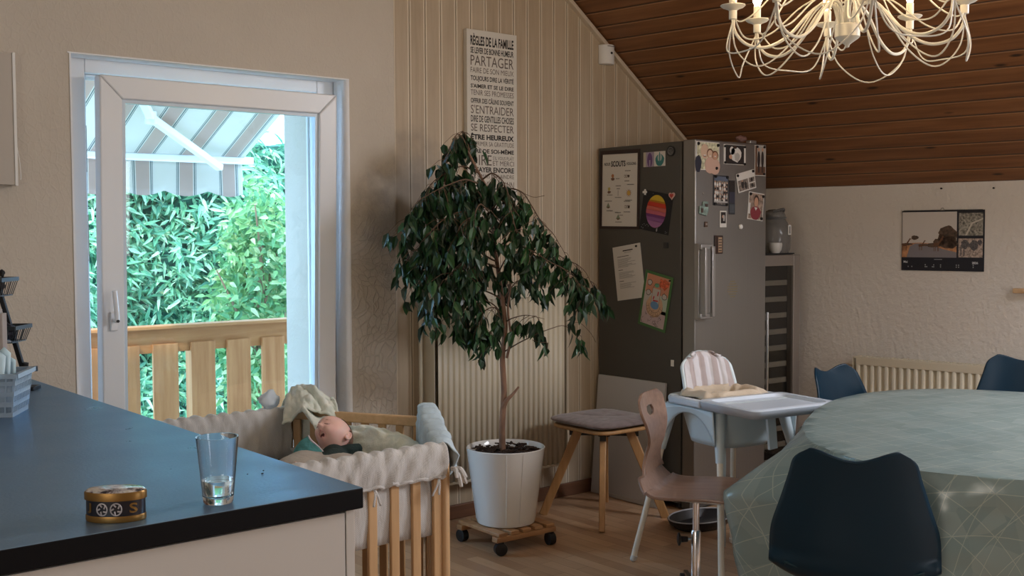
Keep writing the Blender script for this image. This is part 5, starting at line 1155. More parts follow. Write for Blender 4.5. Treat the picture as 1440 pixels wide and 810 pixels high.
for r_ in range(5):
    for k in range(6): cx, cz = .13+k*.15+R.uniform(-.03, .03), .76-r_*.13+R.uniform(-.02, .02); p.ell((W_, C_('darksuit', (0, 0, 0)), C_('greyfold', (0, 0, 0)))[R.randint(0, 2)], cx, cz-.07, .06, .07, 2+r_); p.ell(skin2 if k % 2 else skin_, cx, cz, .032, .03, 3+r_)
p.rect(C_('palestrip', (.42, .40, .38)), .05, .10, .95, .15, 9); p.done(); magnets(o, w_, h_, ((.12, .95), (.9, .95), (.12, .05), (.9, .05)))
w_, h_ = .047, .172; o = stick('f', 'photo_strip', 'narrow dark bookmark strip right of the group photo', 'bookmark', 4.456, 1.580, w_, h_, 0, base=pm('dark_paper', (0, 0, 0)))
p = PR(o, w_, h_); p.rect(C_('darkbrown', (0, 0, 0)), .05, .66, .95, .98); p.rect(C_('nightblue', (.035, .035, .055)), .05, .34, .95, .66); p.rect(C_('slate', (.06, .07, .08)), .08, .04, .92, .30, 1)
for k in range(4): p.rect(C_('grey', (0, 0, 0)), .2, .07+k*.055, .8, .085+k*.055, 2)
p.done()
w_, h_ = .146, .098; o = stick('f', 'photo_card', 'white card with one large and two small photos, tilted on fridge door', 'photo card', 4.566, 1.666, w_, h_, -12.5, lay=1)
p = PR(o, w_, h_); bk = C_('sepia', (.22, .18, .15), var=.6, vscale=80); p.rect(bk, .05, .06, .60, .62); p.rect(bk, .65, .06, .96, .32); p.rect(bk, .65, .37, .96, .62); p.ell(ink, .28, .38, .08, .20, 1, .2, 2); p.ell(ink, .44, .3, .06, .2, 1, .2, 3); p.ell(ink, .8, .2, .06, .1, 1); p.ell(ink, .8, .5, .06, .1, 1); p.ell(skin_, .28, .56, .035, .05, 2); p.done(); magnets(o, w_, h_, ((.07, .9), (.93, .9)), .0075)
w_, h_ = .125, .142; o = stick('f', 'photo', 'photo of a person in a red top at the right edge of the fridge door', 'photo', 4.648, 1.537, w_, h_, 5.5)
p = PR(o, w_, h_); p.rect(C_('autumn', (.30, .22, .17), var=.6, vscale=50), .04, .03, .96, .97); p.ell(C_('crimson', (.22, .03, .04)), .50, .26, .34, .25, 1, .15, 2); p.ell(hair_, .50, .72, .17, .20, 2); p.ell(skin_, .50, .66, .13, .17, 3); p.poly(W_, [(.40, .46), (.60, .46), (.5, .34)], 4); p.rect(W_, .04, .2, .14, .6, 1); p.done(); magnets(o, w_, h_, ((.1, .92), (.93, .9), (.9, .08)))
o = thing('fridge_magnet', 'odd-shaped teal and grey magnet on the left of the fridge door', 'magnet'); o.matrix_world = Matrix.Translation((4.238, 3.661, 1.522)) @ Matrix.Rotation(rad(5), 4, 'Y')
b = MB(); b.prism([(-.032, -.03), (.02, -.036), (.034, -.01), (.026, .036), (-.01, .034), (-.012, .012), (-.034, .008)], -.008, 0, 'y'); b.build('plaque', mat('teal_grey_clay', (.22, .30, .26), .6, var=.5, vscale=60), o, bevel=.003); b = MB(); b.box((-.018, -.009, -.012), (.016, .004, .022)); b.box((.012, -.009, .016), (.018, .004, .014)); b.build('relief', mat('dark_clay', (.08, .05, .04), .6), o)
w_, h_ = .050, .083; o = stick('f', 'instant_photo', 'small white-bordered instant photo on the middle of the fridge door', 'photo', 4.389, 1.470, w_, h_, 0)
p = PR(o, w_, h_); p.rect(C_('darkbrown', (0, 0, 0)), .12, .24, .88, .92); p.ell(C_('greyfold', (0, 0, 0)), .6, .55, .15, .2, 1, .4, 1); p.ell(skin_, .4, .65, .1, .09, 2); p.done()
o = thing('tiny_magnet', 'tiny brown square magnet below the teal magnet', 'magnet', (4.256, 3.661, 1.443)); MB().b2((-.011, -.005, -.013), (.011, 0, .013)).build('plate', mat('brown_enamel', (.10, .05, .03), .4), o, bevel=.001); MB().b2((-.006, -.0062, -.004), (.006, -.005, .006)).build('relief', mat('pale_enamel', (.35, .3, .25), .4), o)
o = thing('bar_magnet', 'dark brown magnet like a small striped picture above the fridge handle', 'magnet', (4.352, 3.661, 1.341)); MB().b2((-.031, -.006, -.046), (.031, 0, .046)).build('plate', mat('dark_brown_enamel', (.04, .02, .014), .4), o, bevel=.002)
p = PR(o, .062, .092, .006); p.rect(C_('tan', (.36, .24, .15)), .40, .08, .86, .90, 1)
for k in range(5): p.rect(C_('darkbrown', (0, 0, 0)), .44, .15+k*.15, .82, .20+k*.15, 2)
p.done()
o = thing('knob_magnet', 'small white round knob magnet right of the instant photo', 'magnet', (4.523, 3.6615, 1.431)); b = MB(); b.tube([(0, 0, 0), (0, -.008, 0), (0, -.013, 0)], [.012, .013, .008], 14); b.build('knob', M['white_paint'], o)
b = MB()
for i_ in range(8):
    for j in range(7):
        x, z = (i_-3.5)*.010, (j-3)*.013
        if (x/.042)**2+(z/.046)**2 < 1: b.tube([(x, 0, z), (x, -.0008, z)], .0035, 6)
o = b.build('logo_sticker', mat('dull_brass', (.30, .24, .12), .5)); o.location = (4.466, 3.6615, 1.113); tag(o, 'faint round golden dotted sticker on the lower fridge door', 'sticker')
b = MB(); b.tube([(0, 0, 0), (0, -.004, 0)], [.006, .004], 8); o = b.build('adhesive_dot', M['steel']); o.location = (4.236, 3.6615, 1.596); tag(o, 'tiny metallic dot below the selfie print on the fridge door', 'dot')
crumple('crumpled_bow', (4.60, 3.72, FZ+.030), .024, (.22, .12, .10), 14, (1.5, .7, .7), 'small crumpled reddish ribbon lying on top of the fridge', 'ribbon')

# ------------------------------------------------------------------ wine cooler and the jug on it
t = thing('wine_cooler', 'narrow wine cooler with dark glass door and pale shelves beside the fridge', 'wine cooler', (4.745, 3.70, 0))
WX, WZ = 0.340, 1.283
MB().b2((0, 0.045, 0.02), (WX, 0.55, WZ)).build('body', mat('cooler_grey', (.16, .145, .13), .4), t, bevel=.003)
b = MB(); b.b2((0, 0, 0.06), (0.030, 0.042, WZ-.004)); b.b2((WX-0.055, 0, 0.06), (WX, 0.042, WZ-.004)); b.b2((0.03, 0, WZ-0.062), (WX-0.055, 0.042, WZ-.004)); b.b2((0.03, 0, 0.06), (WX-0.055, 0.042, 0.11)); b.build('door_frame', mat('brushed_grey_steel', (.30, .265, .235), .42, .6), t, bevel=.002)
MB().b2((0.03, 0.012, 0.11), (WX-0.055, 0.018, WZ-.062)).build('door_glass', M['smoke'], t)
MB().b2((0.028, 0.0445, 0.09), (WX-.05, 0.046, WZ-.05)).build('interior', M['black_matte'], t)
for k in range(12): MB().b2((0.035, 0.022, 1.115-k*0.0885), (WX-0.085, 0.036, 1.143-k*0.0885)).build('shelf', mat('shelf_front', (.32, .30, .26), .5), t, bevel=.002)
b = MB(); b.tube([(0.022, -0.028, 0.98), (0.022, -0.028, 0.42)], 0.0075, 12); b.tube([(0.022, -0.028, .94), (0.022, 0.0, .94)], .005, 8); b.tube([(0.022, -0.028, .46), (0.022, 0.0, .46)], .005, 8); b.build('handle', M['chrome'], t)
MB().b2((0, -.004, 1.135), (0.012, 0.0, 1.155)).build('hinge_cap', M['black_plastic'], t)
MB().b2((0.0, 0.02, WZ), (WX*.93, 0.5, WZ+.006)).build('top_mat', M['black_matte'], t)
t = thing('glass_carafe', 'grey smoky glass carafe with lid and handle standing on the wine cooler', 'carafe', (4.985, 3.80, WZ+.0065))
sg = mat('smoky_glass', (.30, .29, .27), .12, trans=.55, ior=1.3)
b = MB(); b.lathe([(0, 0), (.078, 0), (.088, .02), (.092, .07), (.088, .13), (.074, .165), (.06, .185), (.062, .205), (.055, .222), (.030, .236), (0, .240)], 40); b.build('vessel', sg, t, smooth=50)
b = MB(); b.tube(spline([(.05, 0, .215), (.085, 0, .205), (.10, 0, .17), (.098, 0, .12), (.085, 0, .07)], 5), .007, 8); b.build('handle', sg, t)
b = MB(); b.tube(spline([(-.045, -.03, .225), (-.02, -.055, .235), (.02, -.05, .238), (.04, -.03, .222)], 5), .007, 8); b.lathe([(.064, .183), (.067, .190), (.064, .197)], 32); b.build('lid_ring', mat('dark_smoke', (.10, .10, .10), .3), t)
b = MB(); b.box((.015, -.0925, .125), (.024, .002, .052)); b.build('label_tag', M['white_paint'], t); b = MB(); b.box((.015, -.0937, .125), (.014, .001, .040)); b.build('tag_print', mat('tag_grey', (.25, .24, .22), .6), t)
t = thing('white_bowl', 'small white round bowl in front of the smoky carafe', 'bowl', (4.918, 3.74, WZ+.0065)); b = MB(); b.lathe([(0, 0), (.022, 0), (.034, .018), (.038, .045), (.036, .056), (.033, .056), (.034, .04), (0, .01)], 28); b.build('bowl_body', mat('offwhite_ceramic', (.5, .49, .46), .3), t, smooth=50)

# ------------------------------------------------------------------ grey board, padded chair
t = thing('leaning_board', 'pale grey-white board leaning against the fridge side behind the padded stool', 'board', (4.105, 3.845, 0.0)); t.rotation_euler = (0, rad(5.2), 0)
MB().b2((-0.0, 0, 0.002), (0.018, 0.488, 0.64)).build('panel', mat('grey_white_board', (.50, .50, .51), .5), t, bevel=.002)
MB().b2((-0.004, 0.02, 0.002), (0.0, 0.468, 0.02)).build('edge_strip', M['cab'], t)
t = thing('padded_stool', 'wooden stool with splayed square legs and taupe seat pad by the radiator', 'stool', (3.80, 3.915, 0), rad(-1))
M['taupe'] = mat('taupe_felt', (.20, .155, .15), .95, bump=.4, bscale=30, var=.2, vscale=30, sheen=.3)
for sx_, sy_ in ((-1, -1), (1, -1), (1, 1), (-1, 1)):
    b = MB(); b.bar((sx_*.215, sy_*.215, 0), (sx_*.085, sy_*.085, .445), .040, .028, up=(sx_, -sy_, 0), taper=1.15); b.build('leg', M['oak'], t, bevel=.004)
b = MB(); b.bar((-.12, -.12, .425), (.12, .12, .425), .03, .04); b.bar((-.12, .12, .425), (.12, -.12, .425), .03, .04); b.lathe([(0, .40), (.03, .40), (.03, .445), (0, .445)], 16); b.build('cross_frame', mat('dark_frame', (.03, .025, .02), .5), t)
def rsq(r_, n_, k): return [(r_*(abs(cos(a))**k)*(1 if cos(a) > 0 else -1), r_*(abs(sin(a))**k)*(1 if sin(a) > 0 else -1)) for a in [i*2*pi/n_ for i in range(n_)]]
b = MB(); b.prism(rsq(.200, 48, .38), .446, .464); b.build('seat', M['oak'], t, bevel=.006)
b = MB()
def pad(u, v):
    a = 2*pi*u; k = .38; ph = v*pi; r_ = .213*(sin(ph)**.45 if 0 < v < 1 else 0); c_, s_ = cos(a), sin(a)
    x, y = r_*abs(c_)**k*(1 if c_ > 0 else -1), r_*abs(s_)**k*(1 if s_ > 0 else -1); z = .484-.019*cos(ph) if True else 0
    z = .486-.021*cos(ph); dz = 0
    if v > .5:
        for qx, qy in ((-.07, -.07), (.07, -.07), (.07, .07), (-.07, .07), (0, 0)): dz -= .006*math.exp(-((x-qx)**2+(y-qy)**2)/.0006)
    return Vector((x, y, z+dz+.002*noise.noise(Vector((x*30, y*30, 0)))))
b.grid(pad, 64, 30, True); b.build('seat_pad', M['taupe'], t, smooth=60)
t = thing('pet_bowl', 'flat black dish with pale rim on the floor before the fridge', 'dish', (4.02, 3.48, 0)); b = MB(); b.lathe([(0, .004), (.12, .004), (.15, .03), (.158, .05), (.150, .05), (.12, .014), (0, .012)], 32, sx=1.2, sy=.8); b.build('dish_body', M['black_plastic'], t, smooth=50); b = MB(); b.lathe([(.158, .0505), (.154, .055), (.149, .0505)], 32, sx=1.2, sy=.8); b.build('rim', mat('grey_rim', (.35, .35, .36), .4), t)

# ------------------------------------------------------------------ high chair
M['hcp'] = mat('pale_blue_white_plastic', (.58, .68, .72), .32); M['hcl'] = mat('cream_tube', (.80, .75, .64), .3)
t = thing('high_chair', "child's white plastic high chair with padded cushion and tray on tube legs", 'high chair', (3.585, 2.955, 0), rad(-9.8))
for sx_, sy_ in ((-1, 1), (-1, -1), (1, 1), (1, -1)):
    f_ = Vector((sx_*.275, .29 if sy_ > 0 else -.285, 0)); tp_ = Vector((sx_*.165, .16 if sy_ > 0 else -.135, .69)); m_ = f_.lerp(tp_, .80)
    b = MB(); b.tube([f_+Vector((0, 0, .012)), m_], .0125, 14); b.build('leg', M['hcl'], t)
    b = MB(); b.sphere(f_+Vector((0, 0, .0135)), .0135, 12, 8); b.tube([f_+Vector((0, 0, .01)), f_.lerp(tp_, .04)], .0145, 12); b.build('foot', mat('white_rubber', (.6, .6, .58), .6), t)
    b = MB(); b.tube([f_.lerp(tp_, .72), tp_], [.0165, .026], 14); b.build('leg_socket', M['hcp'], t)
# seat shell : outer bowl with arched skirt, rim and backrest
def bowl(u, v):
    a = 2*pi*u; k = .55; c_, s_ = cos(a), sin(a); rx, ry = .175-.045*v, .165-.035*v
    x, y = rx*abs(c_)**k*(1 if c_ > 0 else -1), ry*abs(s_)**k*(1 if s_ > 0 else -1); return Vector((x, y, .705-.165*v))
b = MB(); b.grid(bowl, 56, 8, True); b.add([bowl(i/56, 1) for i in range(56)], [tuple(range(56))]); b.build('seat_shell', M['hcp'], t, solid=.004, smooth=50)
b = MB(); o_ = rsq(1, 56, .5)
def rim(u, v):
    a = 2*pi*u; k = .45; c_, s_ = cos(a), sin(a); prof = [(.172, .712), (.176, .726), (.205, .728), (.212, .716), (.208, .690)]; r_, z = cr1([Vector((p_[0], p_[1], 0)) for p_ in prof], v)[:2]
    return Vector((r_*abs(c_)**k*(1 if c_ > 0 else -1), (r_*.92)*abs(s_)**k*(1 if s_ > 0 else -1), z))
b.grid(rim, 64, 10, True); b.build('seat_rim', M['hcp'], t, solid=.004, smooth=60)
for s_ in (-1, 1):                                   # arched side skirts between the legs
    b = MB(); b.grid(lambda u, v: Vector((s_*(.209+.012*(1-v)), -.165+.33*u, .70-(.025+.115*abs(2*u-1)**2.2)*v)), 24, 5); b.build('side_skirt', M['hcp'], t, solid=.004, smooth=60)
def back(u, v):
    x = (u-.5)*2; hw = .145*(1-.10*v)*(1-max(0, (v-.62)/.38)**2.6*.55) ; z = .715+.182*(1-(1-v)**1.15)*(1-.13*abs(x)**3*v)
    return Vector((x*hw, .155+.045*v-.055*abs(x)**2.4*(1-.3*v), z))
MB().grid(back, 24, 16).build('backrest', M['hcp'], t, solid=.012, smooth=60)
M['cush'] = mat('striped_cushion', (.60, .54, .55), .9, bump=.2, bscale=50)
def cushm():
    g = NT('cushion_stripes'); s_ = g.n('ShaderNodeSeparateXYZ', i_0=g.tc.outputs['Object']); fr_ = g.math('FRACT', g.math('MULTIPLY', s_.outputs[0], 15.5))
    c = g.ramp(fr_, [(0.0, (.66, .64, .66)), (0.5, (.66, .64, .66)), (0.56, (.48, .41, .40)), (0.94, (.48, .41, .40)), (1.0, (.66, .64, .66))]); return g.out(c, .9, g.noise(60), .003, .4)
cm = cushm()
def cushion(u, v):
    p = back(.05+.90*u, .04+.95*v); ch = abs(sin((u)*pi*5))**.5; ed = min(1, 6*min(u, 1-u), 6*min(v, 1-v))
    return p+Vector((0, -.012-.022*ed*(.5+.5*ch)-.004*noise.noise(p*30), 0))
MB().grid(cushion, 60, 24).build('back_cushion', cm, t, solid=.010, off=-1, smooth=80)
def seatc(u, v):
    a = pi*(1.10-1.20*v); r_ = .165
    # padding that folds over the seat sides, u across the roll, v around the seat
    ro = [(.19, .735), (.165, .758), (.135, .745), (.125, .70), (.12, .62)]; q_, z = cr1([Vector((p_[0], p_[1], 0)) for p_ in ro], u)[:2]
    a = 2*pi*v; k = .55; c_, s_ = cos(a), sin(a); w2 = .006*sin(a*9)+.008*noise.noise(Vector((a*2, u*3, 1)))
    return Vector(((q_*.93+w2)*abs(c_)**k*(1 if c_ > 0 else -1), .035+(q_*.60+w2)*abs(s_)**k*(1 if s_ > 0 else -1), z-.004+.012*noise.noise(Vector((a*3, u*2, 5)))))
MB().grid(lambda u, v: seatc(v, u), 70, 12, True).build('seat_cushion', mat('beige_cushion', (.56, .47, .36), .9, bump=.4, bscale=40), t, solid=.006, smooth=80)
# tray
b = MB(); TX0, TX1, TY0, TY1 = -.240, .205, -.425, -.085
def rr(x0, y0, x1, y1, r_, n_=6): return [(cx+r_*cos(a0+pi/2*k/n_), cy+r_*sin(a0+pi/2*k/n_)) for cx, cy, a0 in ((x1-r_, y1-r_, 0), (x0+r_, y1-r_, pi/2), (x0+r_, y0+r_, pi), (x1-r_, y0+r_, 1.5*pi)) for k in range(n_+1)]
Z0 = .706; outer0 = rr(TX0+.008, TY0+.008, TX1-.008, TY1-.01, .03); outer = rr(TX0, TY0, TX1, TY1, .034); ins = rr(TX0+.03, TY0+.03, TX1-.03, TY1-.03, .04); insb = rr(TX0+.038, TY0+.038, TX1-.038, TY1-.038, .036)
n_ = len(outer); vs = [(x, y, Z0) for x, y in outer0]+[(x, y, Z0+.030) for x, y in outer]+[(x, y, Z0+.034) for x, y in rr(TX0+.006, TY0+.006, TX1-.006, TY1-.006, .03)]+[(x, y, Z0+.034) for x, y in ins]+[(x, y, Z0+.022) for x, y in insb]
fs = []
for L_ in range(4): fs += [(L_*n_+k, L_*n_+(k+1) % n_, (L_+1)*n_+(k+1) % n_, (L_+1)*n_+k) for k in range(n_)]
fs.append(tuple(4*n_+k for k in range(n_)))
b.add(vs, fs); b.build('tray', mat('tray_plastic', (.55, .62, .70), .25), t, solid=.003, smooth=40)
for x_ in (TX0+.022, TX1-.022): MB().b2((x_-.020, -.10, .706), (x_+.020, .10, .735)).build('tray_arm', MATS['tray_plastic'], t, bevel=.008, seg=3)
b = MB(); b.bar((-.05, -.30, .70), (-.035, -.30, .56), .04, .012, up=(0, 1, 0)); b.build('crotch_post', M['hcp'], t)
b = MB(); b.grid(lambda u, v: Vector((.06+.018*(u-.5)+.004*sin(v*8), .10+.003*sin(v*13), .56-.50*v)), 4, 20); b.build('harness_strap', mat('pale_strap', (.52, .60, .62), .8, bump=.3, bscale=80), t, solid=.002)

# ------------------------------------------------------------------ bent plywood swivel chair
t = thing('plywood_chair', 'bent plywood swivel chair with chrome post and black height knob beside the table', 'chair', (3.115, 2.72, 0), rad(27))
pr = [(-.185, .428), (-.17, .440), (-.09, .447), (0, .442), (.09, .438), (.135, .448), (.168, .485), (.186, .53), (.182, .58), (.168, .63), (.168, .685), (.182, .735), (.194, .78), (.200, .802)]
hwv = [.165, .185, .195, .198, .195, .185, .155, .115, .095, .100, .130, .150, .145, .105]
def ply(u, v):
    y, z, hw = cr1([Vector((p_[0], p_[1], h)) for p_, h in zip(pr, hwv)], v); x = (u-.5)*2
    crv = .018*abs(x)**2; return Vector((x*hw, y-(crv if v > .5 else 0), z+(crv*.6 if v < .4 else 0)))
pb = MB(); pb.grid(ply, 31, 80)
vs, fs = pb.v, [f_ for f_ in pb.f]; hole_c = Vector((0, .19, .735)); keepf = []
for f_ in fs:
    c = sum((Vector(vs[i]) for i in f_), Vector())/4
    if c.z > .6 and (c.x/.040)**2+((c.z-hole_c.z)/.018)**2 < 1: continue
    keepf.append(f_)
used = set(i for f_ in keepf for i in f_); nv = []
for i, v_ in enumerate(vs):
    v_ = Vector(v_)
    if v_.z > .6:
        q = sqrt((v_.x/.040)**2+((v_.z-hole_c.z)/.018)**2)
        if .55 < q < 1.22: k = 1.05/q; v_ = Vector((v_.x*k, v_.y, hole_c.z+(v_.z-hole_c.z)*k))
    nv.append(tuple(v_))
pb.v = nv; pb.f = keepf; pb.mi = [0]*len(keepf)
pm_ = wood('plywood_veneer', (.19, .115, .085), (.29, .185, .135), 'y', .28)
pb.build('seat_shell', pm_, t, solid=.010, smooth=60, bevel=.003)
b = MB(); b.b2((-.10, -.115, .422), (.10, .115, .430)); b.build('mounting_plate', mat('pale_plate', (.55, .55, .55), .4), t, bevel=.002)
b = MB(); b.tube([(0, 0, .25), (0, 0, .424)], .0125, 18); b.build('inner_post', M['chrome'], t); b = MB(); b.tube([(0, 0, .05), (0, 0, .29), (0, 0, .295)], [.0185, .0185, .016], 20); b.build('outer_post', M['chrome'], t)
rk = Matrix.Rotation(rad(-27), 3, 'Z'); kd_ = rk @ Vector((-.77, .635, 0))
b = MB(); b.tube([Vector((0, 0, .262)), Vector((0, 0, .262))+kd_*.045], .006, 10); b.build('knob_stem', M['chrome'], t)
b = MB(); b.tube([Vector((0, 0, .262))+kd_*.030, Vector((0, 0, .262))+kd_*.055, Vector((0, 0, .262))+kd_*.060, Vector((0, 0, .262))+kd_*.066, Vector((0, 0, .262))+kd_*.070], [.010, .012, .024, .024, .012], 16); b.build('height_knob', M['black_plastic'], t)
for k in range(5):
    a = k*2*pi/5+.4; b = MB(); b.bar((.01*cos(a), .01*sin(a), .075), (.26*cos(a), .26*sin(a), .060), .03, .02, taper=.7); b.build('base_arm', M['chrome'], t, bevel=.004)
    b = MB(); c = Vector((.262*cos(a), .262*sin(a), .0262)); s_ = Vector((-sin(a), cos(a), 0)); b.tube([c-s_*.02, c+s_*.02], .026, 18); b.tube([c+Vector((0, 0, .02)), c+Vector((0, 0, .035))], .008, 8); b.build('castor', M['black_plastic'], t)

# ------------------------------------------------------------------ dining table, cloth
TC = Vector((3.62, 1.84, 0)); TA = rad(27.2); NE = 2.4; ta, tb_ = .885, .605
t = thing('dining_table', 'long oval dining table hidden under a pale green oilcloth', 'table', TC, TA)
def sup(a, ka=1.0, kb=1.0):
    c_, s_ = cos(a), sin(a); return (ta*ka*abs(c_)**(2/NE)*(1 if c_ > 0 else -1), tb_*kb*abs(s_)**(2/NE)*(1 if s_ > 0 else -1))
b = MB(); b.prism([sup(i*2*pi/80, .985, .985) for i in range(80)], .715, .745); b.build('table_top', M['oak'], t, bevel=.004)
for sx_, sy_ in ((-1, -1), (1, -1), (1, 1), (-1, 1)): MB().bar((sx_*.60, sy_*.36, 0), (sx_*.56, sy_*.34, .714), .06, .06, up=(1, 0, 0)).build('leg', M['oak'], t, bevel=.005)
MB().b2((-.55, -.36, .64), (.55, .36, .714)).build('apron', M['oak'], t, bevel=.003)
def clothm():
    g = NT('green_oilcloth'); v = g.mapv((1, 1, 1))
    s_ = g.n('ShaderNodeSeparateXYZ', i_0=g.tc.outputs['UV'])
    def tri(sock, k): return g.math('ABSOLUTE', g.math('SUBTRACT', g.math('FRACT', g.math('MULTIPLY', sock, k)), .5))
    a = g.math('ADD', s_.outputs[0], s_.outputs[1]); d_ = g.math('SUBTRACT', s_.outputs[0], s_.outputs[1])
    l1 = g.math('LESS_THAN', tri(a, 7.0), .014); l2 = g.math('LESS_THAN', tri(d_, 7.0), .014); l3 = g.math('LESS_THAN', tri(s_.outputs[0], 7.0), .010); l4 = g.math('LESS_THAN', tri(g.math('ADD', a, g.math('MULTIPLY', s_.outputs[1], .8)), 5.0), .012)
    ln = g.math('MAXIMUM', g.math('MAXIMUM', l1, l2), g.math('MAXIMUM', l3, l4))
    blk = g.n('ShaderNodeTexVoronoi', i_Vector=g.tc.outputs['UV'], i_Scale=9.0).outputs[1]
    hs_ = g.n('ShaderNodeSeparateColor', i_0=blk).outputs[0]
    c = g.ramp(hs_, [(0, (.23, .33, .33)), (1, (.30, .40, .395))]); c = g.mix(g.math('MULTIPLY', ln, .38), c, (.62, .70, .62))
    h = g.math('ADD', g.noise(5, None, 3), g.math('MULTIPLY', g.noise(22, g.mapv((1, 1, .5)), 3), .12))
    g.out(c, .24, h, .03, .30, Specular_IOR_Level=.7, Coat_Weight=.25, Coat_Roughness=.2)
    tb2 = g.n('ShaderNodeBsdfTranslucent', i_0=c); mx = g.n('ShaderNodeMixShader', i_0=.22, i_1=g.b.outputs[0], i_2=tb2.outputs[0]); g.t.links.new(mx.outputs[0], g.t.nodes['Material Output'].inputs[0]); return g.m
CL = clothm()
corner = []                                         # the cloth is a rectangle: its corners hang lowest and flare
def cloth_pt(a, t_):
    """t_ 0..1 on the top, 1..2 down the skirt"""
    x, y = sup(a)
    if t_ <= 1:
        k = t_*1.0; p = Vector((x*k, y*k, .7475)); w2 = .0022*noise.noise(Vector((p.x*3+p.y*5, p.y*2, 0)))*min(1, 4*(1-k)+.2)+.0014*noise.noise(Vector((p.x*14, p.y*3, 4)))
        p.z += w2*1.0; return p
    s_ = t_-1; n_ = Vector((x/ta**2*1.0, y/tb_**2, 0)).normalized()
    d1 = min(abs((a-q+pi) % (2*pi)-pi) for q in (rad(118), rad(55), rad(-58), rad(-125)))
    cf = math.exp(-(d1/.19)**1.6); drop = .40+.10*cf; flare = .028+.300*cf
    fold = (.030*sin(a*9+.6)+.022*sin(a*17+2)+.012*noise.noise(Vector((a*6, s_*3, 0))))*s_**.8*(1-.5*cf)
    ridge = .022*cf*sin((a-rad(118))*26)*s_
    rr_ = .012*min(1, s_*12)+.028*s_**.75+.25*cf*min(1, s_/.36)**.95-.14*cf*max(0, s_-.36)+fold*.8+ridge
    cre = .006*noise.noise(Vector((a*11, s_*7, 3)))
    return Vector((x, y, .7475))+n_*(rr_+cre)+Vector((0, 0, -(drop*s_)*(1-.04*cf)-.003*min(1, s_*12)))
b = MB(); nr, na = 34, 220; vs = [Vector((0, 0, .7475))]; lv = [k/16 for k in range(1, 17)]+[1+.004, 1.015]+[1+.97*(k/24)+.03 for k in range(1, 25)]
for l in lv:
    for i in range(na): vs.append(cloth_pt(2*pi*i/na, l))
fs = [(0, 1+i, 1+(i+1) % na) for i in range(na)]
for r_ in range(len(lv)-1):
    fs += [(1+r_*na+i, 1+r_*na+(i+1) % na, 1+(r_+1)*na+(i+1) % na, 1+(r_+1)*na+i) for i in range(na)]
b.add(vs, fs); cl = b.build('tablecloth', CL, smooth=50, solid=.0012, off=1.0); cl.location = TC; cl.rotation_euler = (0, 0, TA)
uv = cl.data.uv_layers.new(name='UVMap')
flat = [(v.x, v.y) for v in vs[:1]]
for l in lv:
    for i in range(na):
        x, y = sup(2*pi*i/na)
        if l <= 1: flat.append((x*l, y*l))
        else: n_ = Vector((x/ta**2, y/tb_**2)).normalized(); flat.append((x+n_.x*.5*(l-1), y+n_.y*.5*(l-1)))
for lp in cl.data.loops: uv.data[lp.index].uv = flat[lp.vertex_index]
tag(cl, 'glossy pale green oilcloth with fine geometric lines draped over the dining table', 'tablecloth')

# ------------------------------------------------------------------ teal shell chairs
M['teal'] = mat('teal_shell_plastic', (0.001, 0.020, 0.040), 0.4, spec=0.3)
M['tealpad'] = mat('teal_seat_pad', (0.006, 0.035, 0.050), 0.6)
def make_shell_chair():
    root = thing('shell_chair', 'x', 'chair')
    pf = [(-.225, .425, .190), (-.20, .452, .205), (-.10, .440, .214), (.02, .430, .218), (.12, .440, .220), (.185, .485, .221), (.205, .545, .220), (.215, .605, .214), (.228, .68, .190), (.245, .755, .167), (.256, .800, .155), (.262, .822, .138)]
    def sh(u, v):
        y, z, hw = cr1([Vector(p_) for p_ in pf], v); x = (u-.5)*2; bk = min(1, max(0, (v-.38)/.15)); ft_ = 1-bk
        z += .055*abs(x)**3.0*ft_*min(1, v*5+.2); y -= .075*abs(x)**2.4*bk*(1-.45*max(0, (v-.6)/.4))
        if v > .86: z += (v-.86)/.14*.014*(sin(min(1, abs(x)*1.15)*pi/2)**2*2.0-1.0-1.3*max(0, abs(x)-.8)/.2)
        return Vector((x*hw, y, z))
    MB().grid(sh, 33, 60).build('seat_shell', M['teal'], root, solid=.008, smooth=80)
    def pd(u, v):
        y, z, hw = cr1([Vector(p_) for p_ in pf], .08+.36*v); x = (u-.5)*1.62; e = min(1, 7*min(u, 1-u), 7*min(v, 1-v)); return Vector((x*hw, y, z+.055*abs(x)**3+.006+.022*e**.5))
    MB().grid(pd, 24, 20).build('seat_pad', M['tealpad'], root, solid=.004, off=-1, smooth=80)
    for sx_, sy_ in ((-1, -1), (1, -1), (1, 1), (-1, 1)):
        b = MB(); b.tube([(sx_*.215, sy_*.215+.0, 0.0), (sx_*.11, sy_*.115, .405)], [.0115, .018], 12); b.build('leg', M['beech'], root)
    b = MB(); b.bar((-.115, -.12, .40), (.115, .12, .40), .03, .02); b.bar((-.115, .12, .40), (.115, -.12, .40), .03, .02); b.lathe([(0, .385), (.05, .385), (.06, .43), (0, .43)], 20); b.build('mounting_cross', M['black_matte'], root)
    return root
ch = make_shell_chair()
# facing = heading of local -y ; rz = heading + 90 deg
for i_, (x, y, hd, lab) in enumerate(((2.70, 1.775, 33, 'dark teal plastic shell chair with its back to us, in the foreground at the table'),
        (4.03, 2.53, -88, 'blue-lit teal shell chair at the far left side of the table before the radiator'),
        (4.80, 2.33, -158, 'nearly black shell chair at the far right side of the table, cut by the frame'))):
    o = ch if i_ == 0 else copy_tree(ch)
    o.location = (x, y, 0); o.rotation_euler = (0, 0, rad(hd+90)); tag(o, lab, 'chair', 'shell chairs around the dining table')

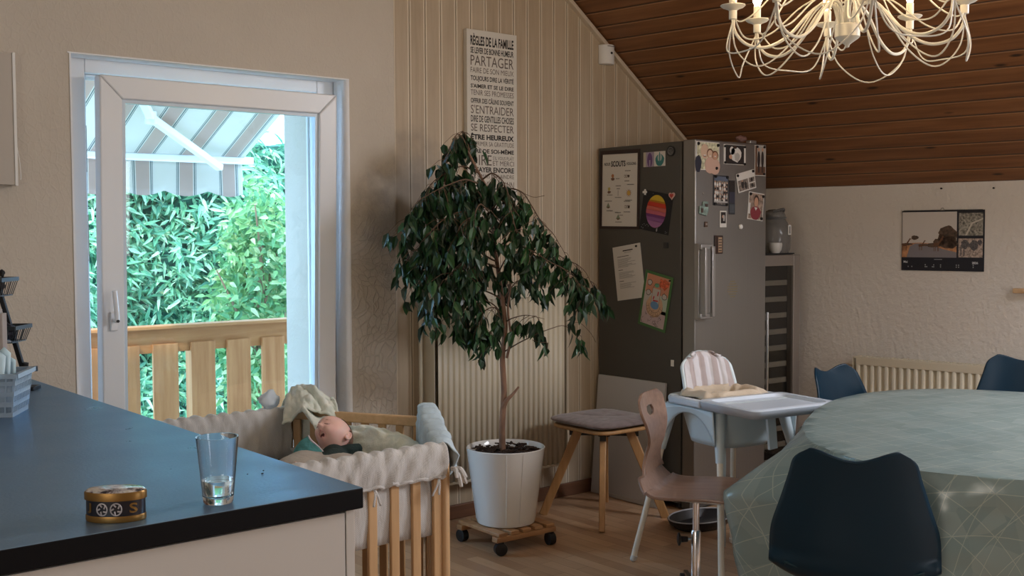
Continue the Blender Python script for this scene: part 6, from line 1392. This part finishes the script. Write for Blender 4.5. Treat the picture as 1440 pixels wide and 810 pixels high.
# ------------------------------------------------------------------ chandelier
CC = Vector((2.955, 1.985, 2.085))
t = thing('chandelier', 'white metal chandelier with looping wire arms and candle bulbs above the table', 'chandelier', CC)
M['wm'] = mat('cream_white_metal', (.62, .60, .52), .4); bulb = mat('lit_bulb', (1, .85, .6), .3, emis=(1.0, .70, .38), estr=110.0)
b = MB(); b.lathe([(0, -.128), (.006, -.126), (.008, -.118), (.016, -.112), (.034, -.100), (.040, -.094), (.040, -.058), (.036, -.054), (.010, -.050), (.008, .25), (.008, .895), (0, .895)], 32); b.build('hub', M['wm'], t, smooth=40)
b = MB(); b.lathe([(0, .915), (.06, .912), (.062, .905), (.02, .87), (0, .868)], 28); b.build('ceiling_rose', M['wm'], t)
t.scale = (.94, .94, .97)
base_a = atan2(.773, .635)                      # heading away from the camera
ANG = [base_a+rad(-6+45*k) for k in range(8)]
def rp(a, r_, z): return Vector((r_*cos(a), r_*sin(a), z))
for k, a in enumerate(ANG):
    R_ = .365
    b = MB(); P = spline([rp(a, .028, -.06), rp(a, .034, -.01), rp(a, .065, .012), rp(a, .115, -.012), rp(a, .185, -.085), rp(a, .255, -.120), rp(a, .320, -.110), rp(a, .358, -.070), rp(a, R_, -.022)], 7); b.tube(P, .0052, 8); b.build('arm', M['wm'], t)
    b = MB(); P = spline([rp(a, .03, -.06), rp(a+.05, .04, .02), rp(a+.12, .10, .0), rp(a+.16, .20, -.13), rp(a+.13, .29, -.185), rp(a+.05, .355, -.130), rp(a+.01, R_+.004, -.028)], 7); b.tube(P, .0027, 6)
    P = spline([rp(a, .03, -.05), rp(a-.08, .06, .03), rp(a-.16, .14, .01), rp(a-.18, .24, -.07), rp(a-.12, .32, -.085), rp(a-.02, R_-.004, -.026)], 7); b.tube(P, .0027, 6)
    a2 = a+rad(45); P = spline([rp(a, R_, -.03), rp(a+.12, .39, -.135), rp(a+.39, .36, -.195 if k % 2 else -.150), rp(a2-.12, .375, -.13), rp(a2, R_, -.03)], 7); b.tube(P, .0025, 6)
    P = spline([rp(a, .012, .42), rp(a, .05, .36), rp(a+.1, .16, .16), rp(a+.06, .26, .02), rp(a, .33, -.035), rp(a, R_, -.028)], 7); b.tube(P, .0027, 6); b.build('wire_loop', M['wm'], t)
    c = rp(a, R_, 0)
    b = MB(); b.lathe([(0, -.030), (.013, -.030), (.013, -.004), (.018, 0), (.034, .006), (.041, .012), (.040, .014), (.030, .009), (0, .006)], 24, c=c); b.build('candle_cup', M['wm'], t, smooth=50)
    b = MB(); b.lathe([(0, .008), (.0125, .008), (.0125, .055), (.010, .058), (0, .058)], 14, c=c); b.build('candle_sleeve', M['wm'], t, smooth=50)
    b = MB(); b.lathe([(0, .058), (.009, .060), (.0155, .075), (.0165, .088), (.012, .108), (.005, .126), (0, .130)], 16, c=c); b.build('bulb', bulb, t, smooth=60)

for k, (px_, py_) in enumerate(((1.010, 2.02), (0.985, 2.035), (1.025, 2.045))):
    b = MB(); b.sphere((0, 0, .0015), .0022 if k == 0 else .0014, 8, 6, (1.3, 1, .7)); o = b.build('crumb', M['black_matte']); o.location = (px_, py_, .9205); tag(o, 'tiny dark crumb on the dark worktop behind the drinking glass', 'crumb', 'crumbs on the worktop')

# ------------------------------------------------------------------ pieces that belong to a part go one level deeper
def base(n_): return n_.split('.')[0]
def kids(o, n_): return [c for c in o.children if base(c.name) == n_]
def under(thing_name, part, subs):
    for o in [q for q in bpy.data.objects if base(q.name) == thing_name and q.parent is None]:
        ps = kids(o, part)
        if not ps: continue
        for sn in subs:
            ks = kids(o, sn)
            for i_, c in enumerate(ks): c.parent = ps[i_] if len(ps) == len(ks) else ps[0]
under('refrigerator', 'door', ('handle', 'door_seal')); under('wine_cooler', 'door_frame', ('handle', 'door_glass', 'hinge_cap'))
under('chandelier', 'arm', ('candle_cup', 'candle_sleeve', 'bulb', 'wire_loop')); under('baby', 'bib', ('bib_hem',)); under('hexagonal_playpen', 'padded_rim', ('rim_hem',))
under('high_chair', 'leg', ('foot', 'leg_socket')); under('high_chair', 'backrest', ('back_cushion',)); under('high_chair', 'tray', ('tray_arm',)); under('plywood_chair', 'base_arm', ('castor',)); under('plywood_chair', 'outer_post', ('height_knob', 'knob_stem'))
under('oval_tin', 'black_band', ('emblem', 'lettering')); under('glass_carafe', 'label_tag', ('tag_print',)); under('wall_sign', 'board', ('lettering',)); under('shell_chair', 'seat_shell', ('seat_pad',))
for n_ in ('poster', 'photo', 'letter', 'drawing', 'planet_painting', 'bead_picture', 'photo_card', 'instant_photo'): under(n_, 'sheet', ('print',))
under('wall_calendar', 'sheet', ('print',))
